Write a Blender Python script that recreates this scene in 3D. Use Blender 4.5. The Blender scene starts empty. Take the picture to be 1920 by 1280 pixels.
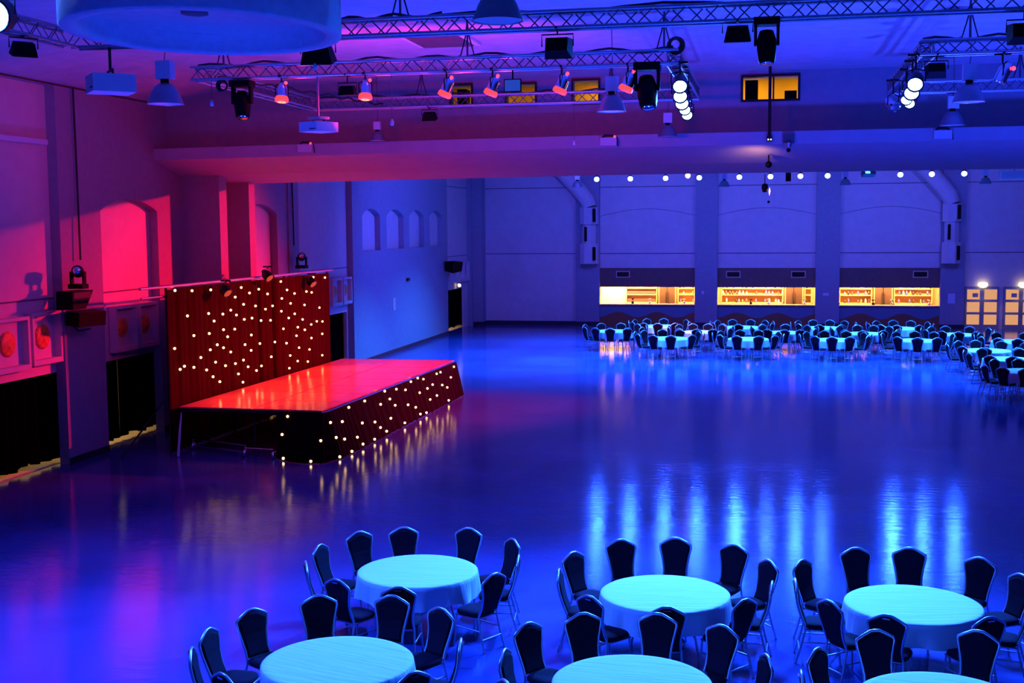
import bpy, bmesh, math, random
from mathutils import Vector, Matrix
random.seed(11)
SC = bpy.context.scene
COL = SC.collection
PI = math.pi

# ------------------------------------------------------------------ camera
cam_d = bpy.data.cameras.new('camera'); cam = bpy.data.objects.new('camera', cam_d); COL.objects.link(cam)
cam_d.sensor_width = 36.0; cam_d.lens = 2292.6 / 1920 * 36.0
cam_d.clip_end = 300
R_ = ((0.9788821685994245, 0.20428504640530182, -0.007570984960473668),
      (0.011901934021399444, -0.09392546384306649, -0.9955080869628409),
      (-0.2040785240162185, 0.9743950056609734, -0.09437334887728217))
cam.matrix_world = Matrix(((R_[0][0], -R_[1][0], -R_[2][0], 0), (R_[0][1], -R_[1][1], -R_[2][1], 0),
                           (R_[0][2], -R_[1][2], -R_[2][2], 5.3), (0, 0, 0, 1)))
SC.camera = cam
# ------------------------------------------------------------------ world and exposure
w = bpy.data.worlds.new('hall_dark'); SC.world = w; w.use_nodes = True
w.node_tree.nodes['Background'].inputs[0].default_value = (0.004, 0.008, 0.06, 1)
w.node_tree.nodes['Background'].inputs[1].default_value = 0.2
SC.view_settings.view_transform = 'Standard'; SC.view_settings.look = 'None'
SC.view_settings.exposure = 0.0; SC.view_settings.gamma = 1.0; SC.view_settings.use_curve_mapping = False
SC.cycles.use_denoising = True
SC.cycles.max_bounces = 6; SC.cycles.diffuse_bounces = 4; SC.cycles.glossy_bounces = 3
SC.cycles.sample_clamp_indirect = 6.0
SC.cycles.caustics_reflective = False; SC.cycles.caustics_refractive = False

# ------------------------------------------------------------------ lights
BLUE = (0.016, 0.125, 1.0); VIOL = (0.065, 0.065, 1.0); RED = (1.0, 0.004, 0.030); AMBER = (1.0, 0.16, 0.03); WARM = (1.0, 0.62, 0.22)
def spot(name, loc, aim, power, col, deg=60, blend=0.5, rad=0.08, parent=None):
    d = bpy.data.lights.new(name, 'SPOT'); d.energy = power; d.color = col
    d.spot_size = math.radians(deg); d.spot_blend = blend; d.shadow_soft_size = rad
    if name in ('red_spill', 'blue_bounce_fill'): d.specular_factor = .2
    o = bpy.data.objects.new(name, d); COL.objects.link(o)
    v = Vector(aim) - Vector(loc)
    o.location = loc; o.rotation_euler = v.to_track_quat('-Z', 'Y').to_euler()
    return o
def area(name, loc, aim, power, col, sx, sy):
    d = bpy.data.lights.new(name, 'AREA'); d.energy = power; d.color = col; d.shape = 'RECTANGLE'; d.size = sx; d.size_y = sy
    o = bpy.data.objects.new(name, d); COL.objects.link(o)
    v = Vector(aim) - Vector(loc)
    o.location = loc; o.rotation_euler = v.to_track_quat('-Z', 'Y').to_euler()
    return o
# blue lamps on the two truss ends, over the near tables
LED_RIGHT_END = [(-1.48, 20.95, 7.64), (-1.52, 21.6, 7.54), (-1.55, 22.47, 7.5), (-1.58, 23.71, 7.5), (-1.61, 24.85, 7.5)]
LED_LEFT_END = [(2.30, 20.98, 7.56), (2.33, 21.75, 7.5), (2.37, 22.93, 7.5), (2.50, 23.64, 7.5)]
for i, p in enumerate(LED_RIGHT_END):
    spot('blue_beam', (p[0], p[1] - .12, p[2] - .1), (-3.5 + 1.0 * i, 11.5 - i * .6, 0), 5200, BLUE, 84, .9, .09)
for i, p in enumerate(LED_LEFT_END):
    spot('blue_beam', (p[0], p[1] - .12, p[2] - .1), (2.0 - 2.2 * i, 12 - i * .6, 0), 5600, BLUE, 84, .9, .09)
# blue lamp near the camera, upper left
spot('blue_beam', (-9.15, 13.35, 7.75), (-7.0, 13.0, 0), 9000, (.016, .085, 1), 125, .9, .12)
spot('blue_beam', (-9.15, 13.45, 8.0), (-7.0, 15.5, 8.2), 900, BLUE, 160, .8, .12)
# added blue fill near the floor, imitating light bounced up to ceiling and beam
for x, y, pw in ((-10.5, 18.0, 2300), (-6.5, 12.0, 800), (-6.0, 20.5, 2600), (-1.0, 20.5, 4600), (4.0, 21.0, 6500), (10.0, 21.5, 6500)):
    spot('blue_bounce_fill', (x, y, .25), (x, y + 2.2, 9.0), pw, (0.018, 0.045, 1.0), 104, .9, .3)
# the row of blue lamps beyond the beam
ROW = [-6.61, -5.29, -3.92, -2.63, -1.11, 0.06, 1.17, 2.17, 4.80, 5.92, 7.06]
for x in ROW:
    spot('blue_beam', (x, 47.9, 7.1), (x * .9, 42.5, 0), (1700 if x in (-1.11, 4.80) else 1000) if x not in (0.06, 2.17) else 480, (0.012, 0.07, 1.0), 104, .75, .07)
for x in (-10.5, -5.5, 0, 5.5, 10.5):  # added unseen downlights to brighten the floor around the row
    spot('blue_fill', (x, 46.5, 8.3), (x, 45.0, 0), 15000, (0.02, 0.19, 1.0), 88, .9, .15)
# added lamps without fixtures, brightening the far tables and the end wall
for x in (-9, -3, 3, 9):
    spot('blue_fill', (x, 53.0, 8.3), (x, 52.0, 0), 15000, (0.02, 0.17, 1.0), 110, .8, .12)
    spot('blue_fill', (x, 54.5, 8.4), (x, 64, 4.2), 1700, VIOL, 110, .9, .15)
spot('blue_fill', (-6, 46, 8.2), (-15.4, 51, 3.5), 4600, VIOL, 100, .9, .15)  # added unseen fill for the far left wall
spot('blue_fill', (-9.5, 42, 8.2), (-9.0, 47.5, 0), 5200, BLUE, 60, .9, .12)  # added unseen fill for the floor past the stage
spot('warm_beam', (-3.06, 48.3, 7.1), (-3.6, 53.2, .6), 2600, (1.0, .22, .10), 34, .9, .08)
# red lamps beyond the beam, aimed back at the stage
for x, pw in ((2.6, 19000), (3.3, 19000), (4.0, 19000)):
    spot('red_beam', (x, 42.0, 7.88), (-12.4, 32.2, 1.5), pw, RED, 43, 1.0, .10)

# ------------------------------------------------------------------ materials
def mat(name, col, rough=.7, metal=0.0, spec=.5, emit=None, es=0.0):
    m = bpy.data.materials.new(name); m.use_nodes = True; b = m.node_tree.nodes['Principled BSDF']
    b.inputs['Base Color'].default_value = (*col, 1); b.inputs['Roughness'].default_value = rough
    b.inputs['Metallic'].default_value = metal; b.inputs['Specular IOR Level'].default_value = spec
    if emit: b.inputs['Emission Color'].default_value = (*emit, 1); b.inputs['Emission Strength'].default_value = es
    return m
def noisy(m, scale=8.0, bump=.1, dist=.01, var=.12, stretch=(1, 1, 1), detail=4):
    nt = m.node_tree; b = nt.nodes['Principled BSDF']
    tc = nt.nodes.new('ShaderNodeTexCoord'); mp = nt.nodes.new('ShaderNodeMapping'); mp.inputs['Scale'].default_value = stretch
    n = nt.nodes.new('ShaderNodeTexNoise'); n.inputs['Scale'].default_value = scale; n.inputs['Detail'].default_value = detail
    nt.links.new(tc.outputs['Object'], mp.inputs[0]); nt.links.new(mp.outputs[0], n.inputs['Vector'])
    if bump:
        bp = nt.nodes.new('ShaderNodeBump'); bp.inputs['Strength'].default_value = bump; bp.inputs['Distance'].default_value = dist
        nt.links.new(n.outputs['Fac'], bp.inputs['Height']); nt.links.new(bp.outputs[0], b.inputs['Normal'])
    if var:
        c = b.inputs['Base Color'].default_value[:]
        r = nt.nodes.new('ShaderNodeValToRGB')
        r.color_ramp.elements[0].position = .3; r.color_ramp.elements[1].position = .7
        r.color_ramp.elements[0].color = (c[0] * (1 - var), c[1] * (1 - var), c[2] * (1 - var), 1)
        r.color_ramp.elements[1].color = (min(1, c[0] * (1 + var)), min(1, c[1] * (1 + var)), min(1, c[2] * (1 + var)), 1)
        nt.links.new(n.outputs['Fac'], r.inputs[0]); nt.links.new(r.outputs[0], b.inputs['Base Color'])
    return m
M = {}
M['wall'] = noisy(mat('grey_plaster', (.30, .27, .30), .85), 6, .15, .01, .06)
M['cream'] = noisy(mat('cream_panel', (.62, .50, .46), .8), 3, .05, .01, .05)
M['ceil'] = noisy(mat('ceiling_plaster', (.46, .44, .46), .9), 2.5, .3, .03, .1)
M['beam'] = noisy(mat('beam_plaster', (.42, .38, .42), .85), 3, .1, .01, .05)
M['drum'] = noisy(mat('drum_plaster', (.50, .50, .55), .85), 9, .5, .03, .08)
M['base'] = mat('dark_skirting', (.02, .02, .025), .5)
M['line'] = mat('panel_joint', (.16, .13, .15), .9)
M['fascia'] = noisy(mat('bar_fascia', (.16, .075, .06), .7), 5, .05, .01, .1)
M['black'] = mat('black_plastic', (.0025, .0025, .003), .55, spec=.08)
M['blackm'] = mat('black_metal', (.02, .02, .022), .35, .6)
M['white'] = mat('white_enamel', (.62, .62, .66), .5)
M['alu'] = mat('aluminium', (.42, .42, .46), .35, .85)
M['dalu'] = mat('dull_aluminium', (.12, .12, .14), .5, .5)
M['chrome'] = mat('chrome', (.75, .75, .78), .15, 1.0)
M['cable'] = mat('cable_rubber', (.01, .01, .012), .6)
M['reflector'] = noisy(mat('brushed_reflector', (.30, .31, .34), .38, .7), 30, .1, .002, .05)
M['wood'] = noisy(mat('corridor_floor', (.45, .36, .24), .6), 4, 0, 0, .1)
M['corr'] = mat('corridor_wall', (.7, .62, .45), .8)
M['amber'] = noisy(mat('amber_disc', (.85, .22, .03), .5), 14, .2, .01, .4)
M['chairfab'] = noisy(mat('dark_chair_fabric', (.016, .006, .014), .9, spec=.15), 60, .15, .004, .2)
M['chairsil'] = mat('silver_chair_frame', (.50, .50, .56), .32, .75)
M['table'] = noisy(mat('table_ply', (.25, .15, .09), .6), 5, 0, 0, .15, (1, 8, 1))
M['backing'] = mat('white_lens_glass', (.8, .8, .8), .2)
def em(name, col, s):
    m = mat(name, (.05, .05, .05), .5, emit=col, es=s)
    try: m.cycles.emission_sampling = 'NONE'
    except Exception: pass
    return m
M['bulb'] = em('warm_star_bulb', (1.0, .56, .20), 7.0)
M['ledblue'] = em('blue_white_led_lens', (.30, .62, 1.0), 30.0)
M['ledrow'] = em('blue_white_spot_lens', (.45, .75, 1.0), 9.0)
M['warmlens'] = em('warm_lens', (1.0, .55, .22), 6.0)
M['dimlens'] = em('dull_red_lens', (1.0, .12, .03), .5)
M['redglow'] = em('red_glow', (1.0, .035, .02), 2.2)
M['redhot'] = em('orange_red_glow', (1.0, .22, .04), 3.0)
M['redled'] = em('red_indicator', (1.0, .04, .06), 3.0)
M['globe'] = em('cream_lamp_globe', (1.0, .85, .45), 3.5)
M['pane'] = em('lit_door_pane', (1.0, .46, .16), .72)
M['yroom'] = mat('ochre_room_wall', (.75, .36, .01), .9)
M['screen'] = em('blue_screen', (.03, .12, .9), .45)
M['glint'] = em('small_white_indicator', (.9, .9, 1), 2.0)
# tablecloth
def cloth_mat():
    m = mat('white_tablecloth', (.80, .84, .80), .75, spec=.2); nt = m.node_tree; b = nt.nodes['Principled BSDF']
    tc = nt.nodes.new('ShaderNodeTexCoord')
    n = nt.nodes.new('ShaderNodeTexNoise'); n.inputs['Scale'].default_value = 2.2; n.inputs['Detail'].default_value = 2
    mp = nt.nodes.new('ShaderNodeMapping'); mp.inputs['Scale'].default_value = (.6, 7, 1)
    nt.links.new(tc.outputs['Object'], mp.inputs[0]); nt.links.new(mp.outputs[0], n.inputs['Vector'])
    bp = nt.nodes.new('ShaderNodeBump'); bp.inputs['Strength'].default_value = .7; bp.inputs['Distance'].default_value = .018
    nt.links.new(n.outputs['Fac'], bp.inputs['Height']); nt.links.new(bp.outputs[0], b.inputs['Normal'])
    return m
M['cloth'] = cloth_mat()
# glossy hall floor with worn patches and fine ripples
def floor_mat():
    m = mat('glossy_vinyl_floor', (.05, .07, .26), .15, spec=.5); nt = m.node_tree; b = nt.nodes['Principled BSDF']
    tc = nt.nodes.new('ShaderNodeTexCoord')
    big = nt.nodes.new('ShaderNodeTexNoise'); big.inputs['Scale'].default_value = .35; big.inputs['Detail'].default_value = 6
    nt.links.new(tc.outputs['Object'], big.inputs['Vector'])
    r = nt.nodes.new('ShaderNodeMapRange'); r.inputs['To Min'].default_value = .07; r.inputs['To Max'].default_value = .15
    nt.links.new(big.outputs['Fac'], r.inputs['Value']); nt.links.new(r.outputs[0], b.inputs['Roughness'])
    mp = nt.nodes.new('ShaderNodeMapping'); mp.inputs['Scale'].default_value = (1, 2.2, 1)
    nt.links.new(tc.outputs['Object'], mp.inputs[0])
    fine = nt.nodes.new('ShaderNodeTexNoise'); fine.inputs['Scale'].default_value = 3.0; fine.inputs['Detail'].default_value = 5
    nt.links.new(mp.outputs[0], fine.inputs['Vector'])
    grain = nt.nodes.new('ShaderNodeTexNoise'); grain.inputs['Scale'].default_value = 22.0; grain.inputs['Detail'].default_value = 3
    nt.links.new(mp.outputs[0], grain.inputs['Vector'])
    b1 = nt.nodes.new('ShaderNodeBump'); b1.inputs['Strength'].default_value = .22; b1.inputs['Distance'].default_value = .012
    b2 = nt.nodes.new('ShaderNodeBump'); b2.inputs['Strength'].default_value = .30; b2.inputs['Distance'].default_value = .003
    nt.links.new(fine.outputs['Fac'], b1.inputs['Height']); nt.links.new(grain.outputs['Fac'], b2.inputs['Height'])
    nt.links.new(b1.outputs[0], b2.inputs['Normal']); nt.links.new(b2.outputs[0], b.inputs['Normal'])
    cr = nt.nodes.new('ShaderNodeValToRGB')
    cr.color_ramp.elements[0].position = .35; cr.color_ramp.elements[0].color = (.045, .055, .21, 1)
    cr.color_ramp.elements[1].position = .65; cr.color_ramp.elements[1].color = (.07, .09, .31, 1)
    nt.links.new(big.outputs['Fac'], cr.inputs[0]); nt.links.new(cr.outputs[0], b.inputs['Base Color'])
    return m
M['floor'] = floor_mat()
def mural_mat():
    m = mat('wave_mural', (.2, .2, .2), .6); nt = m.node_tree; b = nt.nodes['Principled BSDF']
    tc = nt.nodes.new('ShaderNodeTexCoord'); sp = nt.nodes.new('ShaderNodeSeparateXYZ'); nt.links.new(tc.outputs['Object'], sp.inputs[0])
    mu = nt.nodes.new('ShaderNodeMath'); mu.operation = 'MULTIPLY'; mu.inputs[1].default_value = 2 * PI / 2.05; nt.links.new(sp.outputs['X'], mu.inputs[0])
    si = nt.nodes.new('ShaderNodeMath'); si.operation = 'SINE'; nt.links.new(mu.outputs[0], si.inputs[0])
    ma = nt.nodes.new('ShaderNodeMath'); ma.operation = 'MULTIPLY_ADD'; ma.inputs[1].default_value = .14; ma.inputs[2].default_value = .60; nt.links.new(si.outputs[0], ma.inputs[0])
    lt = nt.nodes.new('ShaderNodeMath'); lt.operation = 'LESS_THAN'; nt.links.new(sp.outputs['Z'], lt.inputs[0]); nt.links.new(ma.outputs[0], lt.inputs[1])
    mx = nt.nodes.new('ShaderNodeMix'); mx.data_type = 'RGBA'
    mx.inputs[6].default_value = (.14, .19, .24, 1); mx.inputs[7].default_value = (.28, .09, .03, 1)
    nt.links.new(lt.outputs[0], mx.inputs[0]); nt.links.new(mx.outputs[2], b.inputs['Base Color'])
    return m
M['mural'] = mural_mat()
def drape_mat(name, col, sc=26):
    m = mat(name, col, .95, spec=.03); return noisy(m, sc, .15, .005, .2, (1, 1, .15))
M['drape'] = drape_mat('black_velvet_drape', (.027, .002, .001))
M['curtain'] = drape_mat('black_blackout_curtain', (.0012, .0012, .002))
M['curtain'].node_tree.nodes['Principled BSDF'].inputs['Specular IOR Level'].default_value = .0
M['skirt'] = drape_mat('black_skirt_fabric', (.009, .003, .003))
def deck_mat():
    m = mat('stage_deck_ply', (.82, .17, .12), .17, spec=.5); return noisy(m, 5, .15, .006, .12, (1, .3, 1))
M['deck'] = deck_mat()

# ------------------------------------------------------------------ mesh helpers
class MB:
    def __init__(s): s.v = []; s.f = []; s.sm = []
    def add(s, vs, fs, smooth=False, mx=None):
        n = len(s.v)
        for p in vs:
            p = Vector(p)
            if mx is not None: p = mx @ p
            s.v.append(p)
        for f in fs: s.f.append(tuple(n + i for i in f)); s.sm.append(smooth)
        return s
    def box(s, x0, x1, y0, y1, z0, z1, mx=None):
        return s.add([(x0, y0, z0), (x1, y0, z0), (x1, y1, z0), (x0, y1, z0), (x0, y0, z1), (x1, y0, z1), (x1, y1, z1), (x0, y1, z1)],
                     [(0, 3, 2, 1), (4, 5, 6, 7), (0, 1, 5, 4), (1, 2, 6, 5), (2, 3, 7, 6), (3, 0, 4, 7)], False, mx)
    def tube(s, pts, r, n=8, mx=None, closed=False, flat=1.0):
        pts = [Vector(p) for p in pts]; rings = []; L = len(pts); up = None
        for i, p in enumerate(pts):
            a = pts[(i - 1) % L] if (i > 0 or closed) else p; b = pts[(i + 1) % L] if (i < L - 1 or closed) else p
            d = (b - a).normalized() if (b - a).length > 1e-9 else Vector((0, 0, 1))
            if up is None:
                up = Vector((0, 0, 1)) if abs(d.z) < .9 else Vector((0, 1, 0))
            x = d.cross(up)
            if x.length < 1e-6: x = d.cross(Vector((1, 0, 0)))
            x.normalize(); y = x.cross(d).normalized(); up = y
            rr = r[i] if isinstance(r, (list, tuple)) else r
            rings.append([p + x * (rr * math.cos(2 * PI * k / n)) + y * (rr * flat * math.sin(2 * PI * k / n)) for k in range(n)])
        vs = [q for g in rings for q in g]; fs = []
        for i in range(L if closed else L - 1):
            j = (i + 1) % L
            for k in range(n): fs.append((i * n + k, i * n + (k + 1) % n, j * n + (k + 1) % n, j * n + k))
        s.add(vs, fs, n > 4, mx)
        if not closed:
            s.add(rings[0], [tuple(range(n - 1, -1, -1))], False, mx); s.add(rings[-1], [tuple(range(n))], False, mx)
        return s
    def lathe(s, prof, n=24, mx=None, cap=True, a0=0, a1=2 * PI):
        vs = []; fs = []; m = len(prof)
        for k in range(n):
            a = a0 + (a1 - a0) * k / n
            for r, z in prof: vs.append((r * math.cos(a), r * math.sin(a), z))
        for k in range(n):
            j = (k + 1) % n
            for i in range(m - 1): fs.append((k * m + i, j * m + i, j * m + i + 1, k * m + i + 1))
        s.add(vs, fs, True, mx)
        if cap:
            for i, rev in ((0, True), (m - 1, False)):
                if prof[i][0] > 1e-5:
                    ring = [vs[k * m + i] for k in range(n)]
                    s.add(ring, [tuple(range(n))[::-1] if rev else tuple(range(n))], False, mx)
        return s
    def prism(s, poly, axis, a, b, mx=None):
        def P(u, v, w_):
            return (w_, u, v) if axis == 0 else ((u, w_, v) if axis == 1 else (u, v, w_))
        n = len(poly); vs = [P(u, v, a) for u, v in poly] + [P(u, v, b) for u, v in poly]
        fs = [tuple(range(n))[::-1], tuple(range(n, 2 * n))] + [(i, (i + 1) % n, n + (i + 1) % n, n + i) for i in range(n)]
        return s.add(vs, fs, False, mx)
    def mesh(s, name, m):
        me = bpy.data.meshes.new(name); me.from_pydata([tuple(p) for p in s.v], [], s.f)
        for i, p in enumerate(me.polygons): p.use_smooth = s.sm[i]
        bm = bmesh.new(); bm.from_mesh(me); bmesh.ops.recalc_face_normals(bm, faces=bm.faces); bm.to_mesh(me); bm.free()
        me.materials.append(m); me.update(); return me
    def build(s, name, m, parent=None, loc=None, rot=None):
        me = s.mesh(name, m) if not isinstance(m, str) else s.mesh(name, M[m])
        o = bpy.data.objects.new(name, me); COL.objects.link(o)
        if parent is not None: o.parent = parent
        if loc: o.location = loc
        if rot: o.rotation_euler = rot
        return o
def tag(o, label, cat, group=None):
    o['label'] = label; o['category'] = cat
    if group: o['group'] = group
    return o
def thing(name, label, cat, loc=(0, 0, 0), rot=(0, 0, 0), group=None):
    o = bpy.data.objects.new(name, None); COL.objects.link(o); o.empty_display_size = .1
    o.location = loc; o.rotation_euler = rot; return tag(o, label, cat, group)
def struct(o): o['kind'] = 'structure'; return o
def copy_tree(o, parent=None):
    c = o.copy(); COL.objects.link(c); c.parent = parent
    for ch in list(o.children): copy_tree(ch, c)
    return c
def rotm(v_from_to, loc=(0, 0, 0)):
    q = Vector(v_from_to).to_track_quat('-Z', 'Y'); return Matrix.Translation(loc) @ q.to_matrix().to_4x4()

# ------------------------------------------------------------------ setting
XL = -15.37; XP = -15.59; YB = 64.13; ZC = 8.86; XR = 19.0; YR = -5.0
struct(MB().box(-19, XR + .3, YR, YB + 5, -.1, 0).build('floor', 'floor'))
# ceiling with sloping cove at the left wall
cv = MB()
cv.add([(XP - .2, YR, 8.42), (-13.4, YR, ZC), (XR, YR, ZC), (XR, 32.6, ZC), (-13.4, 32.6, ZC), (XP - .2, 32.6, 8.42)],
       [(0, 1, 4, 5), (1, 2, 3, 4)])
cv.add([(XP - .2, YR, 8.72), (-13.4, YR, ZC + .3), (XR, YR, ZC + .3), (XR, 32.6, ZC + .3), (-13.4, 32.6, ZC + .3), (XP - .2, 32.6, 8.72)],
       [(0, 5, 4, 1), (1, 4, 3, 2)])
cv.box(XP - .2, XR, 32.6, YB + .3, 8.7, 9.0)
struct(cv.build('ceiling', 'ceil'))
struct(MB().box(XR, XR + .3, YR, YB, 0, 9.2).build('wall_right', 'wall'))
struct(MB().box(-19, XR + .3, YR - .3, YR, 0, 9.2).build('wall_rear', 'wall'))

def arch_face(mb, x, y0, y1, z0, z1, ops, depth):
    """wall face on plane X=x facing +X, with openings (ya, yb, zb, zs, zt); reveals go back by depth"""
    def q(a, b, c, d): mb.add([a, b, c, d], [(0, 1, 2, 3)])
    cur = y0
    for ya, yb, zb, zs, zt in ops:
        if ya > cur + 1e-4: q((x, cur, z0), (x, ya, z0), (x, ya, z1), (x, cur, z1))
        if zb > z0 + 1e-4: q((x, ya, z0), (x, yb, z0), (x, yb, zb), (x, ya, zb)); q((x, ya, zb), (x, yb, zb), (x - depth, yb, zb), (x - depth, ya, zb))
        n = 14 if zt > zs else 1
        arc = [(ya + (yb - ya) * i / n, zs + (zt - zs) * math.sin(PI * i / n) ** .8 if n > 1 else zs) for i in range(n + 1)]
        for i in range(n):
            a, b = arc[i], arc[i + 1]
            q((x, a[0], a[1]), (x, b[0], b[1]), (x, b[0], z1), (x, a[0], z1))
            q((x, a[0], a[1]), (x - depth, a[0], a[1]), (x - depth, b[0], b[1]), (x, b[0], b[1]))
        q((x, ya, zb), (x - depth, ya, zb), (x - depth, ya, zs), (x, ya, zs)); q((x, yb, zb), (x - depth, yb, zb), (x - depth, yb, zs), (x, yb, zs))
        cur = yb
    if y1 > cur + 1e-4: q((x, cur, z0), (x, y1, z0), (x, y1, z1), (x, cur, z1))
D = .24
wl = MB()
T = 12.0
arch_face(wl, XL, YR, 29.7, 0, 8.44, [(T, 24.6, 0, 8.44, 8.44), (26.3, 29.05, 0, 5.72, 6.02)], D)
arch_face(wl, XL, 29.7, 43.9 + .5, 0, 8.75, [(34.2, 36.9, 0, 5.72, 6.02), (38.75, 44.15, 0, 8.75, 8.75)], D)
NW = [(45.3, 47.55, 4.35, 5.72, 6.01), (48.4, 50.8, 4.35, 5.72, 6.01), (51.65, 54.0, 4.35, 5.72, 6.01), (54.95, 57.2, 4.35, 5.72, 6.01)]
arch_face(wl, XL, 44.4, 63.6, 0, 8.75, [(a, b, c, d, e) for a, b, c, d, e in NW] + [(58.15, 63.05, 0, 8.75, 8.75)], D)
wl.box(XL, -14.85, 63.35, YB, 0, 8.8)
wl.box(XL - .02, XL + .05, 37.75, 38.4, 0, 8.7)
struct(wl.build('wall_left', 'wall'))
# pale recessed infill panels with door-high openings below
def infill(y0, y1, z1, joints, o0, o1):
    p = MB(); x = XL - D
    zt = 2.1
    p.box(x - .12, x, y0 - .05, y1 + .05, zt, z1)
    if o0 > y0: p.box(x - .12, x, y0 - .05, o0, 0, zt)
    if o1 < y1: p.box(x - .12, x, o1, y1 + .05, 0, zt)
    return p
n_tr = 0
def joint(x, y0, y1, z):
    global n_tr
    n_tr += 1
    struct(MB().box(x, x + .012, y0, y1, z - .018, z + .018).build('trim_%d' % n_tr, 'line'))
wlp = MB()
for y0, y1, z1, o0, o1 in ((T, 24.6, 8.44, T, 24.6), (26.3, 29.05, 6.1, 26.3, 29.05), (34.2, 36.9, 6.1, 34.2, 36.9), (38.75, 44.15, 8.7, 41.0, 44.0), (58.15, 63.05, 8.7, 58.2, 62.3)):
    q = infill(y0, y1, z1, None, o0, o1); wlp.add(q.v, q.f)
for a, b, c, d, e in NW: wlp.box(XL - D - .1, XL - D, a - .05, b + .05, c - .1, e + .1)
struct(wlp.build('wall_left', 'cream'))
for y0, y1, z in ((T, 24.6, 3.77), (26.3, 29.05, 3.77), (38.75, 44.15, 3.77), (58.15, 63.05, 3.77), (58.15, 63.05, 7.26), (38.75, 44.15, 7.26)): joint(XL - D, y0, y1, z)
struct(MB().box(XL, XL + .02, 24.6, 26.3, 0, .15).box(XL, XL + .02, 29.05, 34.2, 0, .15).box(XL, XL + .02, 36.9, 38.75, 0, .15).box(XL, XL + .02, 44.15, 58.15, 0, .15)
       .box(XL, -14.83, 63.33, 63.35, 0, .2).box(-14.85, -14.83, 63.35, YB, 0, .2).build('baseboard_left', 'base'))
# service corridor behind the curtains
struct(MB().box(-18.3, -18.2, YR, YB, 0, 2.5).build('wall_corridor', 'corr'))
struct(MB().box(-18.2, XL - D - .12, YR, YB, 2.3, 2.4).build('ceiling', 'corr'))
struct(MB().box(-18.2, XL - D - .1, YR, YB, 0.001, .006).build('floor', 'wood'))
for y in (20, 27.7, 42.5, 60.3):
    area('corridor_lamp', (-16.6, y, 2.25), (-16.6, y, 0), 50, (1, .66, .26), .4, 3.0)
# end wall: bays, pillars, bar openings
PIL = [(-9.92, -8.66), (-3.69, -2.54), (2.38, 3.56), (8.41, 9.56)]
BAR = [(-8.66, -3.69), (-2.54, 2.38), (3.56, 8.41)]
wb = MB()
for a, b in PIL: wb.box(a, b, YB - .25, YB + .2, 0, 8.8)
struct(wb.build('wall_back', 'wall'))
wp = MB()
wp.box(-15.6, -9.92, YB, YB + .2, 0, 8.8)
for a, b in BAR: wp.box(a, b, YB, YB + .2, 3.03, 8.8)
wp.box(9.56, XR, YB, YB + .2, 2.1, 8.8); wp.box(9.56, 9.6, YB, YB + .2, 0, 2.1); wp.box(11.22, 11.42, YB, YB + .2, 0, 2.1); wp.box(13.05, XR, YB, YB + .2, 0, 2.1)
struct(wp.build('wall_back', 'cream'))
fa = MB()
for a, b in BAR: fa.box(a, b, YB - .04, YB + .2, 2.04, 3.04)
struct(fa.build('trim_40', 'fascia'))
for a, b in BAR:
    n_tr += 1; struct(MB().box(a, b, YB - .12, YB + .2, 0, 1.10).build('trim_%d' % (n_tr + 50), 'mural'))
for z in (3.80, 7.26):
    for a, b in ((-14.85, -9.92),) + tuple(BAR) + ((9.56, 16),):
        n_tr += 1; struct(MB().box(a, b, YB - .012, YB, z - .022, z + .022).build('trim_%d' % n_tr, 'line'))
for a, b in BAR:   # faint arch moulding
    n_tr += 1
    pts = [(a + (b - a) * i / 20, YB, 5.75 + .36 * math.sin(PI * i / 20)) for i in range(21)]
    struct(MB().tube(pts, .012, 4).build('trim_%d' % n_tr, 'line'))
struct(MB().box(-14.83, -9.92, YB - .02, YB, 0, .22).box(-9.94, -8.64, YB - .27, YB - .25, 0, .22).box(-3.71, -2.52, YB - .27, YB - .25, 0, .22)
       .box(2.36, 3.58, YB - .27, YB - .25, 0, .22).box(8.39, 9.58, YB - .27, YB - .25, 0, .22).build('baseboard_back', 'base'))
# bar room behind
br = MB()
br.box(-9.0, 8.8, YB + 2.2, YB + 2.3, 0, 2.6); br.box(-9.0, -8.9, YB + .2, YB + 2.2, 0, 2.6); br.box(8.7, 8.8, YB + .2, YB + 2.2, 0, 2.6); br.box(-9, 8.8, YB + .2, YB + 2.3, 2.55, 2.65)
struct(br.build('wall_bar', mat('bar_cream', (.85, .62, .30), .7)))
for a, b in BAR:
    area('bar_lamp', ((a + b) / 2, YB + .9, 2.5), ((a + b) / 2, YB + 1.9, 1.2), 900, (1, .66, .26), 4.4, .4)
area('bar_lamp', (-8.2, YB + .8, 2.45), (-8.3, YB + 2.2, 1.5), 160, (1, .8, .45), .8, .4)
for k, (a, b) in enumerate(BAR):
    t = MB().box(a + .02, b - .02, YB - .22, YB + .45, 1.10, 1.15).build('bar_counter', mat('counter_top', (.75, .5, .25), .35))
    tag(t, ['long lit bar counter top in the leftmost serving hatch', 'long lit bar counter top in the middle serving hatch', 'long lit bar counter top in the rightmost serving hatch'][k], 'counter', 'bar counters in the serving hatches')

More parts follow.
